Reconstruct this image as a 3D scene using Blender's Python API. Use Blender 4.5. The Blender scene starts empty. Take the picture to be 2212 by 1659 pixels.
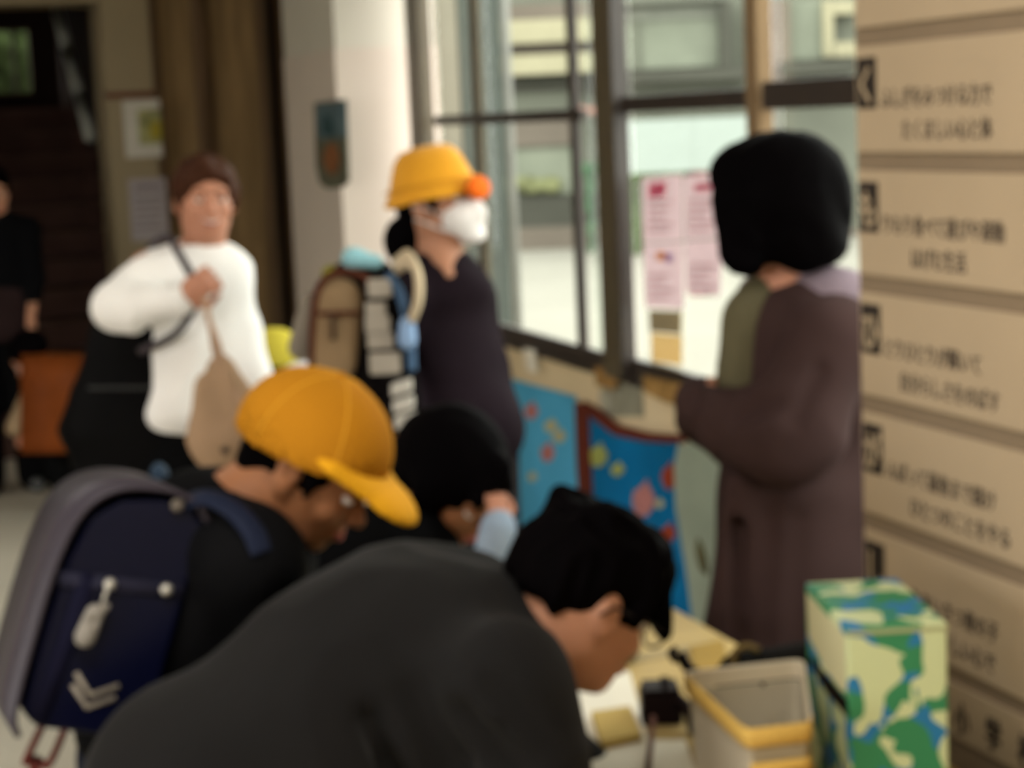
USE_DOF = True
import bpy, bmesh, math, random
import numpy as np
from mathutils import Vector, Matrix

random.seed(7)
rng = np.random.default_rng(11)
SC = bpy.context.scene
COL = SC.collection

# ------------------------------------------------------------------ camera
FPX, CX, CY, IW = 4200.0, 1106.0, 829.5, 2212.0
PITCH, ROLL, EYE = math.radians(7.77), 0.043, 1.65
_F = Vector((0, math.cos(PITCH), -math.sin(PITCH)))
_U0 = Vector((0, math.sin(PITCH), math.cos(PITCH)))
_R0 = Vector((1, 0, 0))
_R = _R0 * math.cos(ROLL) - _U0 * math.sin(ROLL)
_U = _U0 * math.cos(ROLL) + _R0 * math.sin(ROLL)
cam_data = bpy.data.cameras.new('camera')
cam = bpy.data.objects.new('camera', cam_data)
COL.objects.link(cam)
cam_data.sensor_fit = 'HORIZONTAL'
cam_data.sensor_width = 36.0
cam_data.lens = 36.0 * FPX / IW
cam_data.clip_start = 0.05
cam_data.clip_end = 200
m = Matrix.Identity(4)
for i in range(3):
    m[i][0] = _R[i]; m[i][1] = _U[i]; m[i][2] = -_F[i]
m[2][3] = EYE
cam.matrix_world = m
SC.camera = cam
# the phone lens sits focused far too near, so the whole room is softly out of focus
cam_data.dof.use_dof = USE_DOF
cam_data.dof.focus_distance = 0.5
cam_data.dof.aperture_fstop = 21.0

# ------------------------------------------------------------------ light
world = bpy.data.worlds.new('overcast_sky')
SC.world = world
world.use_nodes = True
bg = world.node_tree.nodes['Background']
bg.inputs[0].default_value = (1.0, 0.975, 0.93, 1)
bg.inputs[1].default_value = 8.3
SC.view_settings.view_transform = 'Standard'
SC.view_settings.look = 'None'
SC.view_settings.exposure = 0.0
SC.view_settings.gamma = 1.0
SC.view_settings.use_curve_mapping = False
SC.cycles.max_bounces = 6
SC.cycles.diffuse_bounces = 4
SC.cycles.transparent_max_bounces = 8
SC.cycles.sample_clamp_indirect = 6.0

# ------------------------------------------------------------------ frames
def P(px, py, d):
    """world point on the ray through a photo pixel, d metres ahead of the camera"""
    v = _F + _R * ((px - CX) / FPX) - _U * ((py - CY) / FPX)
    v = v * (d / v.y)
    return np.array((v.x, v.y, v.z + EYE))

ANG = math.atan2(1376, FPX)
WD = np.array((-math.sin(ANG), math.cos(ANG), 0.0))      # along the window wall, away
ND = np.array((math.cos(ANG), math.sin(ANG), 0.0))       # out through the window wall
ZD = np.array((0.0, 0.0, 1.0))
def S(s, n, z):
    return WD * s + ND * n + ZD * z
def on_plane(px, py, n):
    """(s, z) where the ray through a pixel meets the plane at distance n"""
    q = P(px, py, 1.0) - np.array((0, 0, EYE))
    t = n / float(q @ ND)
    q = q * t
    return float(q @ WD), float(q[2] + EYE)

def area_lamp(name, loc, size, sy, power, color=(1, .955, .89), rot=(0, 0, 0)):
    l = bpy.data.lights.new(name, 'AREA')
    l.shape = 'RECTANGLE'; l.size = size; l.size_y = sy
    l.energy = power; l.color = color
    o = bpy.data.objects.new(name, l)
    o.location = loc; o.rotation_euler = rot
    COL.objects.link(o)
    return o
# unseen fill lamps added under the ceiling to brighten the hall
area_lamp('added_fill_lamp', tuple(S(1.6, 0.0, 2.85)), 1.2, 0.3, 40, rot=(0, 0, ANG))
area_lamp('added_fill_lamp', tuple(S(1.2, -2.2, 2.85)), 1.2, 0.3, 12, rot=(0, 0, ANG))
area_lamp('added_fill_lamp', tuple(S(4.8, -0.6, 2.85)), 1.2, 0.3, 14, rot=(0, 0, ANG))
area_lamp('added_fill_lamp', tuple(S(8.2, -1.6, 2.85)), 1.2, 0.3, 14, rot=(0, 0, ANG))

# ------------------------------------------------------------------ materials
def srgb(c):
    return tuple(((x / 255) / 12.92 if x / 255 <= 0.04045 else ((x / 255 + 0.055) / 1.055) ** 2.4) for x in c)
MATS = {}
def mat(name, col, rough=0.7, var=0.12, scale=6.0, bump=0.0, bscale=60.0, spec=0.04, metallic=0.0, sheen=0.0, sss=0.0, stretch=(1, 1, 1)):
    if name in MATS:
        return MATS[name]
    M = bpy.data.materials.new(name); M.use_nodes = True
    nt = M.node_tree; b = nt.nodes['Principled BSDF']
    b.inputs['Roughness'].default_value = rough
    b.inputs['Specular IOR Level'].default_value = spec
    b.inputs['Metallic'].default_value = metallic
    b.inputs['Sheen Weight'].default_value = sheen
    if sss:
        b.inputs['Subsurface Weight'].default_value = sss
        b.inputs['Subsurface Radius'].default_value = (0.012, 0.005, 0.003)
        b.inputs['Subsurface Scale'].default_value = 1.0
    tc = nt.nodes.new('ShaderNodeTexCoord'); mp = nt.nodes.new('ShaderNodeMapping')
    mp.inputs['Scale'].default_value = stretch
    nt.links.new(tc.outputs['Object'], mp.inputs['Vector'])
    n = nt.nodes.new('ShaderNodeTexNoise'); n.inputs['Scale'].default_value = scale; n.inputs['Detail'].default_value = 4
    nt.links.new(mp.outputs[0], n.inputs['Vector'])
    r = nt.nodes.new('ShaderNodeValToRGB')
    r.color_ramp.elements[0].position = 0.3; r.color_ramp.elements[1].position = 0.7
    a = tuple(max(0, x * (1 - var)) for x in col); c = tuple(min(1, x * (1 + var)) for x in col)
    r.color_ramp.elements[0].color = a + (1,); r.color_ramp.elements[1].color = c + (1,)
    nt.links.new(n.outputs['Fac'], r.inputs['Fac']); nt.links.new(r.outputs['Color'], b.inputs['Base Color'])
    if bump:
        n2 = nt.nodes.new('ShaderNodeTexNoise'); n2.inputs['Scale'].default_value = bscale; n2.inputs['Detail'].default_value = 3
        nt.links.new(mp.outputs[0], n2.inputs['Vector'])
        bp = nt.nodes.new('ShaderNodeBump'); bp.inputs['Strength'].default_value = bump; bp.inputs['Distance'].default_value = 0.01
        nt.links.new(n2.outputs['Fac'], bp.inputs['Height']); nt.links.new(bp.outputs['Normal'], b.inputs['Normal'])
    MATS[name] = M
    return M

def glass_mat():
    M = bpy.data.materials.new('window_glass'); M.use_nodes = True
    nt = M.node_tree; nt.nodes.clear()
    o = nt.nodes.new('ShaderNodeOutputMaterial'); mx = nt.nodes.new('ShaderNodeMixShader')
    t = nt.nodes.new('ShaderNodeBsdfTransparent'); t.inputs[0].default_value = (.94, .97, .95, 1)
    g = nt.nodes.new('ShaderNodeBsdfGlossy'); g.inputs['Roughness'].default_value = 0.03
    mx.inputs[0].default_value = .05
    nt.links.new(t.outputs[0], mx.inputs[1]); nt.links.new(g.outputs[0], mx.inputs[2])
    nt.links.new(mx.outputs[0], o.inputs[0])
    return M

def camo_mat():
    """blotches of sky blue, leaf green and cream: patterned wrapping paper"""
    M = bpy.data.materials.new('patterned_paper'); M.use_nodes = True
    nt = M.node_tree; b = nt.nodes['Principled BSDF']; b.inputs['Roughness'].default_value = .55
    tc = nt.nodes.new('ShaderNodeTexCoord'); mp = nt.nodes.new('ShaderNodeMapping')
    mp.inputs['Location'].default_value = (3.3, 1.7, .25)
    nt.links.new(tc.outputs['Object'], mp.inputs[0])
    cols = [(.012, .19, .42), (.03, .24, .10), (.60, .68, .38)]
    fac = []
    for sc_, w, det in ((17, 1.0, 1.5), (21, 9.0, 1.5)):
        n = nt.nodes.new('ShaderNodeTexNoise'); n.noise_dimensions = '4D'
        n.inputs['W'].default_value = w; n.inputs['Scale'].default_value = sc_ * .92; n.inputs['Detail'].default_value = det
        n.inputs['Distortion'].default_value = .6
        nt.links.new(mp.outputs[0], n.inputs['Vector'])
        g = nt.nodes.new('ShaderNodeMath'); g.operation = 'GREATER_THAN'; g.inputs[1].default_value = .515 if w == 1 else .52
        nt.links.new(n.outputs['Fac'], g.inputs[0]); fac.append(g)
    m1 = nt.nodes.new('ShaderNodeMix'); m1.data_type = 'RGBA'
    m1.inputs[6].default_value = cols[1] + (1,); m1.inputs[7].default_value = cols[0] + (1,)
    m2 = nt.nodes.new('ShaderNodeMix'); m2.data_type = 'RGBA'; m2.inputs[7].default_value = cols[2] + (1,)
    nt.links.new(fac[1].outputs[0], m1.inputs[0]); nt.links.new(m1.outputs[2], m2.inputs[6]); nt.links.new(fac[0].outputs[0], m2.inputs[0])
    nt.links.new(m2.outputs[2], b.inputs['Base Color'])
    return M

# ------------------------------------------------------------------ object helpers
BASE = {}
def link(name, me, material, parent=None):
    o = bpy.data.objects.new(name, me)
    COL.objects.link(o)
    if material is not None:
        me.materials.clear(); me.materials.append(material)
    if parent is not None:
        o.parent = parent
    return o
def base_of(parent):
    return BASE.get(parent.name, np.zeros(3)) if parent is not None else np.zeros(3)
def mesh_obj(name, verts, faces, material, parent=None, smooth=False):
    """verts in world space; stored relative to the thing's base"""
    verts = np.asarray(verts, dtype=float)
    if parent is None:
        b = np.array(((verts[:, 0].min() + verts[:, 0].max()) / 2, (verts[:, 1].min() + verts[:, 1].max()) / 2, verts[:, 2].min()))
    else:
        b = base_of(parent)
    me = bpy.data.meshes.new(name)
    me.from_pydata((verts - b).tolist(), [], [list(map(int, f)) for f in faces])
    me.update()
    if smooth:
        me.polygons.foreach_set('use_smooth', [True] * len(me.polygons))
    o = link(name, me, material, parent)
    if parent is None:
        o.location = b
    BASE[o.name] = b
    return o
def tag(o, label=None, cat=None, group=None, kind=None):
    if label: o['label'] = label
    if cat: o['category'] = cat
    if group: o['group'] = group
    if kind: o['kind'] = kind
    return o
def thing(name, loc, label, cat, group=None):
    o = bpy.data.objects.new(name, None); COL.objects.link(o)
    o.location = tuple(loc); o.empty_display_size = .1
    BASE[o.name] = np.array(loc, float)
    return tag(o, label, cat, group)

BOXF = [(0, 3, 2, 1), (4, 5, 6, 7), (0, 1, 5, 4), (1, 2, 6, 5), (2, 3, 7, 6), (3, 0, 4, 7)]
def box_vf(o, ax, ay, az, x0, x1, y0, y1, z0, z1, bev=0.0):
    """oriented box, optional bevel, in the frame o + x*ax + y*ay + z*az"""
    if bev <= 0:
        v = [(x0, y0, z0), (x1, y0, z0), (x1, y1, z0), (x0, y1, z0), (x0, y0, z1), (x1, y0, z1), (x1, y1, z1), (x0, y1, z1)]
        f = BOXF
    else:
        bm = bmesh.new()
        vs = [bm.verts.new(p) for p in [(x0, y0, z0), (x1, y0, z0), (x1, y1, z0), (x0, y1, z0), (x0, y0, z1), (x1, y0, z1), (x1, y1, z1), (x0, y1, z1)]]
        for q in BOXF: bm.faces.new([vs[i] for i in q])
        bmesh.ops.bevel(bm, geom=bm.edges[:], offset=bev, segments=2, affect='EDGES', profile=0.6)
        bm.verts.index_update()
        v = [tuple(x.co) for x in bm.verts]; f = [[q.index for q in fc.verts] for fc in bm.faces]; bm.free()
    v = np.array(v)
    w = np.asarray(o) + v[:, :1] * np.asarray(ax) + v[:, 1:2] * np.asarray(ay) + v[:, 2:3] * np.asarray(az)
    return w, [tuple(q) for q in f]
ORI = np.zeros(3)
def sbox(name, s0, s1, n0, n1, z0, z1, material, parent=None, bev=0.0):
    v, f = box_vf(ORI, ND, WD, ZD, n0, n1, s0, s1, z0, z1, bev)
    return mesh_obj(name, v, f, material, parent)
def join_vf(lst):
    V = []; Fc = []; k = 0
    for v, f in lst:
        V.append(np.asarray(v)); Fc += [tuple(i + k for i in q) for q in f]; k += len(v)
    return np.vstack(V), Fc
def tube_vf(pts, r, seg=10, flat=None, closed=False):
    """sweep a circle (or a flat ellipse: flat=(normal, ratio)) along points"""
    pts = [np.asarray(p, float) for p in pts]; n = len(pts)
    rr = r if hasattr(r, '__len__') else [r] * n
    V = []; Fc = []; up = None
    for i, p in enumerate(pts):
        t = pts[(i + 1) % n if closed else min(i + 1, n - 1)] - pts[(i - 1) if closed else max(i - 1, 0)]
        t = t / (np.linalg.norm(t) + 1e-9)
        if flat is not None:
            up = np.asarray(flat[0], float)
        elif up is None:
            up = np.array((0, 0, 1.0)) if abs(t[2]) < .9 else np.array((1.0, 0, 0))
        u = up - t * (up @ t); u /= np.linalg.norm(u) + 1e-9
        if flat is None: up = u
        w = np.cross(t, u)
        ra, rb = rr[i], rr[i]
        if flat is not None: ra = rr[i] * flat[1]
        for k in range(seg):
            a = 2 * math.pi * k / seg
            V.append(p + u * ra * math.cos(a) + w * rb * math.sin(a))
    for i in range(n if closed else n - 1):
        j = (i + 1) % n
        for k in range(seg):
            k2 = (k + 1) % seg
            Fc.append((i * seg + k, i * seg + k2, j * seg + k2, j * seg + k))
    if not closed:
        Fc.append(tuple(range(seg))[::-1]); Fc.append(tuple((n - 1) * seg + k for k in range(seg)))
    return np.array(V), Fc
def spline(pts, m=6):
    pts = [np.asarray(p, float) for p in pts]
    q = [2 * pts[0] - pts[1]] + pts + [2 * pts[-1] - pts[-2]]
    out = []
    for i in range(1, len(q) - 2):
        for k in range(m):
            t = k / m
            out.append(.5 * (2 * q[i] + (q[i + 1] - q[i - 1]) * t + (2 * q[i - 1] - 5 * q[i] + 4 * q[i + 1] - q[i + 2]) * t * t + (3 * q[i] - q[i - 1] - 3 * q[i + 1] + q[i + 2]) * t ** 3))
    out.append(pts[-1])
    return out
def prism_vf(poly, o, ax, ay, az, t, back=0.0):
    """2-D outline extruded by t along az"""
    n = len(poly)
    V = [o + ax * p[0] + ay * p[1] + az * back for p in poly] + [o + ax * p[0] + ay * p[1] + az * (back + t) for p in poly]
    F_ = [tuple(range(n))[::-1], tuple(range(n, 2 * n))] + [(i, (i + 1) % n, n + (i + 1) % n, n + i) for i in range(n)]
    return np.array(V), F_
def text_vf(body, size, o, ax, ay, az, ext=0.0008, sx=1.0, align='LEFT', offset=0.0):
    cu = bpy.data.curves.new('t', 'FONT'); cu.body = body; cu.size = size; cu.extrude = ext; cu.align_x = align; cu.offset = offset
    cu.resolution_u = 3
    ob = bpy.data.objects.new('t', cu); COL.objects.link(ob)
    dg = bpy.context.evaluated_depsgraph_get()
    me = bpy.data.meshes.new_from_object(ob.evaluated_get(dg))
    v = np.array([tuple(x.co) for x in me.vertices]); f = [tuple(p.vertices) for p in me.polygons]
    bpy.data.objects.remove(ob); bpy.data.curves.remove(cu); bpy.data.meshes.remove(me)
    if len(v) == 0: return np.zeros((0, 3)), []
    w = np.asarray(o) + v[:, :1] * sx * ax + v[:, 1:2] * ay + v[:, 2:3] * az
    return w, f

# ------------------------------------------------------------------ organic shapes: signed distance fields -> one closed mesh
_lat = rng.random((32, 32, 32))
def vnoise(p, sc):
    q = p * sc; i = np.floor(q).astype(int); f = q - i; f = f * f * (3 - 2 * f)
    i0 = i % 32; i1 = (i + 1) % 32
    def L(a, b, c): return _lat[a[..., 0], b[..., 1], c[..., 2]]
    x, y, z = f[..., 0], f[..., 1], f[..., 2]
    c00 = L(i0, i0, i0) * (1 - x) + L(i1, i0, i0) * x
    c10 = L(i0, i1, i0) * (1 - x) + L(i1, i1, i0) * x
    c01 = L(i0, i0, i1) * (1 - x) + L(i1, i0, i1) * x
    c11 = L(i0, i1, i1) * (1 - x) + L(i1, i1, i1) * x
    return (c00 * (1 - y) + c10 * y) * (1 - z) + (c01 * (1 - y) + c11 * y) * z

def ell(c, r, R=None, op='+', k=0.02):
    return dict(t='e', c=np.array(c, float), r=np.array(r, float), R=np.eye(3) if R is None else np.array(R, float), op=op, k=k)
def con(a, b, ra, rb, op='+', k=0.02, flat=None):
    return dict(t='c', a=np.array(a, float), b=np.array(b, float), ra=ra, rb=rb, op=op, k=k, flat=flat)
def cut(p, n, k=0.0):
    n = np.array(n, float)
    return dict(t='p', p=np.array(p, float), n=n / np.linalg.norm(n), k=k, op='cut')
def xf(prims, R, T, s=1.0):
    """prims from a local frame (columns of R are the local axes) to the world"""
    out = []
    for q in prims:
        q = dict(q)
        if q['t'] == 'e': q['c'] = R @ (q['c'] * s) + T; q['r'] = q['r'] * s; q['R'] = R @ q['R']
        elif q['t'] == 'c':
            q['a'] = R @ (q['a'] * s) + T; q['b'] = R @ (q['b'] * s) + T; q['ra'] *= s; q['rb'] *= s
            if q['flat'] is not None: q['flat'] = (R @ np.array(q['flat'][0], float), q['flat'][1])
        else: q['p'] = R @ (q['p'] * s) + T; q['n'] = R @ q['n']
        q['k'] = q['k'] * s
        out.append(q)
    return out
def sdf_vf(prims, h, wr=None, smooth=2):
    lo = np.full(3, 1e9); hi = np.full(3, -1e9)
    for q in prims:
        if q['op'] != '+': continue
        if q['t'] == 'e':
            e = np.sqrt(((q['R'] * q['r']) ** 2).sum(1)); a, b = q['c'] - e, q['c'] + e
        else:
            a = np.minimum(q['a'] - q['ra'], q['b'] - q['rb']); b = np.maximum(q['a'] + q['ra'], q['b'] + q['rb'])
        q['bb'] = (a, b); lo = np.minimum(lo, a); hi = np.maximum(hi, b)
    mar = 4 * h + 0.012; lo -= mar; hi += mar
    N = np.ceil((hi - lo) / h).astype(int) + 1
    F_ = np.full(N, 0.08)
    for q in prims:
        if q['op'] == 'cut': sl = (slice(0, N[0]), slice(0, N[1]), slice(0, N[2]))
        else:
            if 'bb' not in q:
                if q['t'] == 'e':
                    e = np.sqrt(((q['R'] * q['r']) ** 2).sum(1)); q['bb'] = (q['c'] - e, q['c'] + e)
                else: q['bb'] = (np.minimum(q['a'] - q['ra'], q['b'] - q['rb']), np.maximum(q['a'] + q['ra'], q['b'] + q['rb']))
            pad = q['k'] + 3 * h + .012
            i0 = np.maximum(0, np.floor((q['bb'][0] - pad - lo) / h).astype(int)); i1 = np.minimum(N, np.ceil((q['bb'][1] + pad - lo) / h).astype(int) + 1)
            if (i1 <= i0).any(): continue
            sl = tuple(slice(int(a), int(b)) for a, b in zip(i0, i1))
        X = lo[0] + h * np.arange(sl[0].start, sl[0].stop); Y = lo[1] + h * np.arange(sl[1].start, sl[1].stop); Z = lo[2] + h * np.arange(sl[2].start, sl[2].stop)
        p = np.stack(np.meshgrid(X, Y, Z, indexing='ij'), -1)
        if q['t'] == 'e':
            l = (p - q['c']) @ q['R']
            k0 = np.sqrt(((l / q['r']) ** 2).sum(-1)); k1 = np.sqrt(((l / q['r'] ** 2) ** 2).sum(-1)) + 1e-9
            d = k0 * (k0 - 1) / k1
        elif q['t'] == 'c':
            ba = q['b'] - q['a']; pa = p - q['a']
            t = np.clip((pa @ ba) / (ba @ ba + 1e-12), 0, 1)
            v = pa - t[..., None] * ba
            if q['flat'] is not None:
                n, s_ = q['flat']; n = np.array(n, float); n = n / np.linalg.norm(n)
                c = v @ n; v = v + (c * (1 / s_ - 1))[..., None] * n
                d = np.sqrt((v ** 2).sum(-1)) - (q['ra'] + (q['rb'] - q['ra']) * t); d *= .5 + .5 * s_
            else: d = np.sqrt((v ** 2).sum(-1)) - (q['ra'] + (q['rb'] - q['ra']) * t)
        else: d = (p - q['p']) @ q['n']
        f = F_[sl]; k = max(q['k'], 1e-5)
        if q['op'] == '+':
            w = np.clip(.5 + .5 * (f - d) / k, 0, 1); F_[sl] = f * (1 - w) + d * w - k * w * (1 - w)
        else:
            d2 = -d if q['op'] == '-' else d
            w = np.clip(.5 + .5 * (d2 - f) / k, 0, 1); F_[sl] = f * (1 - w) + d2 * w + k * w * (1 - w)
    if wr is not None:
        amp, sc, st = wr
        m = np.abs(F_) < amp * 2 + 3 * h
        idx = np.argwhere(m); p = lo + h * idx
        st = np.array(st, float)
        w = vnoise(p + 7.3, 5.0)[:, None] * .12
        nz = 1 - 2 * np.abs(vnoise((p + w) * st, sc) - .5) * 1.6
        nz2 = vnoise((p + w) * st[::-1], sc * 1.9)
        F_[m] -= amp * (nz - .6) + amp * .5 * (nz2 - .5)
    # surface nets
    sgn = F_ < 0
    c = np.zeros(np.array(N) - 1, int)
    offs = [(i, j, k) for i in (0, 1) for j in (0, 1) for k in (0, 1)]
    for o in offs: c += sgn[o[0]:N[0] - 1 + o[0], o[1]:N[1] - 1 + o[1], o[2]:N[2] - 1 + o[2]]
    cells = np.argwhere((c > 0) & (c < 8))
    vid = -np.ones(np.array(N) - 1, int); vid[tuple(cells.T)] = np.arange(len(cells))
    acc = np.zeros((len(cells), 3)); cnt = np.zeros(len(cells))
    for a in offs:
        for ax in range(3):
            if a[ax]: continue
            b = list(a); b[ax] = 1
            ia = cells + a; ib = cells + b
            fa = F_[tuple(ia.T)]; fb = F_[tuple(ib.T)]
            mm = (fa < 0) != (fb < 0)
            t = np.where(mm, fa / np.where(np.abs(fa - fb) < 1e-12, 1, fa - fb), 0)
            pt = ia + t[:, None] * (ib - ia)
            acc[mm] += pt[mm]; cnt[mm] += 1
    V = lo + h * acc / cnt[:, None]
    quads = []
    for ax in range(3):
        o1, o2 = [(1, 2), (2, 0), (0, 1)][ax]
        s0 = [slice(1, N[i] - 1) for i in range(3)]; s0[ax] = slice(0, N[ax] - 1)
        s1 = list(s0); s1[ax] = slice(1, N[ax])
        A = sgn[tuple(s0)]; B = sgn[tuple(s1)]
        e = np.argwhere(A != B)
        if len(e) == 0: continue
        inside = A[tuple(e.T)]
        st = np.array([1, 1, 1]); st[ax] = 0
        e = e + st
        d1 = np.zeros(3, int); d1[o1] = 1; d2 = np.zeros(3, int); d2[o2] = 1
        q = np.stack([vid[tuple((e - d1 - d2).T)], vid[tuple((e - d2).T)], vid[tuple(e.T)], vid[tuple((e - d1).T)]], 1)
        q[~inside] = q[~inside][:, ::-1]
        quads.append(q)
    Q = np.vstack(quads); Q = Q[(Q >= 0).all(1)]
    for _ in range(smooth):
        s = np.zeros_like(V); n = np.zeros(len(V))
        for a, b in ((0, 1), (1, 2), (2, 3), (3, 0)):
            np.add.at(s, Q[:, a], V[Q[:, b]]); np.add.at(s, Q[:, b], V[Q[:, a]])
            n += np.bincount(Q[:, a], minlength=len(V)) + np.bincount(Q[:, b], minlength=len(V))
        V = V * .5 + .5 * s / np.maximum(n, 1)[:, None]
    return V, Q
def blob(name, prims, h, material, parent=None, wr=None, smooth=2):
    V, Q = sdf_vf(prims, h, wr, smooth)
    if parent is None:
        b = np.array(((V[:, 0].min() + V[:, 0].max()) / 2, (V[:, 1].min() + V[:, 1].max()) / 2, V[:, 2].min()))
    else: b = base_of(parent)
    me = bpy.data.meshes.new(name)
    V = V - b
    me.vertices.add(len(V)); me.vertices.foreach_set('co', V.ravel())
    me.loops.add(Q.size); me.loops.foreach_set('vertex_index', Q.ravel().astype(np.int32))
    me.polygons.add(len(Q)); me.polygons.foreach_set('loop_start', (np.arange(len(Q)) * 4).astype(np.int32))
    try: me.polygons.foreach_set('loop_total', np.full(len(Q), 4, np.int32))
    except Exception: pass
    me.update(calc_edges=True); me.validate()
    me.polygons.foreach_set('use_smooth', np.ones(len(me.polygons), bool))
    o = link(name, me, material, parent)
    if parent is None: o.location = b
    BASE[o.name] = b
    return o
# ================================================================== STRUCTURE
m_floor = mat('pale_vinyl', (.54, .50, .41), .35, .1, 3, spec=.4)
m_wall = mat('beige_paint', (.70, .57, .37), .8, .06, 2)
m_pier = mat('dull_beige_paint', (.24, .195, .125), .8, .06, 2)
m_cream = mat('cream_paint', (.50, .475, .405), .8, .03, 2)
m_cream2 = mat('pinkish_cream_paint', (.52, .455, .39), .8, .04, 2)
m_ceil = mat('ceiling_paint', (.55, .52, .46), .9, .03)
m_frame = mat('bronze_window_frame', (.030, .022, .018), .45, .1, 8, spec=.4)
m_frame2 = mat('olive_bronze_frame', (.075, .058, .032), .45, .1, 8, spec=.4)
m_tan = mat('tan_post', (.20, .135, .075), .6, .1, 8)
m_dark = mat('dark_brown_door', (.22, .15, .075), .5, .25, 3, stretch=(6, 6, .6))
m_dark2 = mat('darker_brown_wood', (.13, .085, .05), .5, .25, 3, stretch=(6, 6, .6))
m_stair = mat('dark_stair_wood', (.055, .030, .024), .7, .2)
m_glass = glass_mat()
def struct(o, label=None):
    o['kind'] = 'structure'
    if label: o['label'] = label
    return o
def n_at(px, s, py=400):
    q = P(px, py, 1.0)
    return s * float(q[:2] @ ND[:2]) / float(q[:2] @ WD[:2])
NW = 2.125
struct(sbox('floor', -3, 15.5, -6.2, NW, -.12, 0, m_floor), 'pale vinyl floor of the entrance hall')
struct(sbox('ceiling', -3, 15.5, -6.2, NW + .15, 2.9, 3.0, m_ceil))
struct(sbox('wall_left', -3, -2.4, -6.3, -6.2, 0, 2.9, m_wall)); struct(sbox('wall_left_far', 3.6, 15.5, -6.3, -6.2, 0, 2.9, m_wall)); struct(sbox('wall_left_upper', -2.4, 3.6, -6.3, -6.2, 2.5, 2.9, m_wall))
# unseen opening with posts, added in the left wall to let daylight in
for k in range(3):
    struct(sbox('trim_%d' % (20 + k), -.9 + 1.6 * k, -.82 + 1.6 * k, -6.29, -6.21, 0, 2.5, m_frame))
struct(sbox('ground_added_opening', -12, 30, -22, -6.2, -.25, -.1, mat('added_opening_paving', (.16, .15, .125), .9, .1, 1)))
struct(sbox('wall_rear', -3.1, -3, -6.3, NW + .15, -.1, 2.9, m_wall))
struct(sbox('wall_right', -3, 15.5, NW, NW + .15, -.1, .87, m_wall), 'beige wall under the windows')
struct(sbox('wall_right_upper', -3, 7.80, NW, NW + .15, 2.45, 2.9, m_wall))
struct(sbox('trim_1', -3, 7.757, NW - .012, NW + .02, .852, .8715, m_frame))
# ---- window posts (pixel columns of the interior face, at eye height)
def s_at(px, py=300, n=NW - .03): return on_plane(px, py, n)[0]
win = thing('window_1', S(6.6, NW, .9), None, None); struct(win, 'sliding window left of the thick post')
del_keys = None
def post(name, pxl, pxr, n0, n1, material, parent, z0=.87, z1=2.45):
    a, b = s_at(pxr, n=n0), s_at(pxl, n=n0)
    return sbox(name, a, b, n0, n1, z0, z1, material, parent, bev=.004)
post('jamb', 886, 915, NW - .03, NW + .02, m_frame2, win)
post('stile', 1022, 1038, NW + .0, NW + .02, m_frame2, win)
post('stile', 1230, 1244, NW + .0, NW + .02, m_frame, win)
sA, sB = s_at(1288), s_at(925)
sbox('rail', sA, sB, NW - .005, NW + .018, .872, .925, m_frame, win, bev=.003)
sbox('rail', s_at(1240), sB, NW - .005, NW + .018, 1.635, 1.672, m_frame, win, bev=.003)
sbox('rail', sA, sB, NW - .005, NW + .018, 2.41, 2.45, m_frame, win, bev=.003)
sbox('pane', s_at(1028), sB, NW + .02, NW + .026, .905, 2.41, m_glass, win)
sbox('pane', s_at(1240), s_at(1028), NW + .032, NW + .038, .905, 2.41, m_glass, win)
sbox('pane', sA, s_at(1240), NW + .02, NW + .026, .905, 2.41, m_glass, win)
big = struct(sbox('trim_2', s_at(1324, n=NW - .04), s_at(1288, n=NW - .04), NW - .045, NW - .003, .87, 2.9, m_frame2, bev=.004), 'thick bronze post between the two windows')
struct(sbox('trim_3', s_at(1324, n=NW - .04) - .012, s_at(1324, n=NW - .04) - .001, NW - .04, NW + .006, .87, 2.9, m_frame), 'dark edge of the thick post')
win2 = thing('window_2', S(5, NW, .9), None, None); struct(win2, 'fixed window behind the woman in mauve')
sC = s_at(1330); sD = s_at(1632)
sbox('rail', sD, sC, NW - .01, NW + .018, .872, .932, m_frame, win2, bev=.003)
zc = on_plane(1480, 219, NW)[1]
sbox('rail', sD, sC, NW - .01, NW + .018, zc - .024, zc + .024, m_frame, win2, bev=.003)
sbox('rail', sD, sC, NW - .01, NW + .018, 2.41, 2.45, m_frame, win2, bev=.003)
sbox('pane', sD, sC, NW + .02, NW + .026, .915, 2.41, m_glass, win2)
struct(sbox('trim_4', s_at(1638), s_at(1612), NW - .03, NW + .012, .87, 2.9, m_tan, bev=.005), 'tan post right of the fixed window')
win3 = thing('window_3', S(3, NW, .9), None, None); struct(win3, 'window beside the notice board')
sbox('rail', 1.6, s_at(1648), NW - .01, NW + .018, .872, .932, m_frame, win3, bev=.003)
zc = on_plane(1750, 202, NW)[1]
sbox('rail', 1.6, s_at(1648), NW - .03, NW + .018, zc - .034, zc + .034, m_frame, win3, bev=.003)
sbox('rail', 1.6, s_at(1648), NW - .01, NW + .018, 2.41, 2.45, m_frame, win3, bev=.003)
sbox('pane', 1.6, s_at(1648), NW + .02, NW + .026, .915, 2.41, m_glass, win3)
for i, s0 in enumerate((1.5, -.9)):
    struct(sbox('trim_%d' % (5 + i), s0 - .1, s0 + .1, NW - .04, NW + .1, .87, 2.9, m_frame2))
win4 = thing('window_4', S(.3, NW, .9), None, None); struct(win4, 'window hidden behind the notice board')
sbox('rail', -.8, 1.4, NW - .01, NW + .018, .872, .932, m_frame, win4); sbox('rail', -.8, 1.4, NW - .01, NW + .018, 1.63, 1.67, m_frame, win4)
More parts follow.
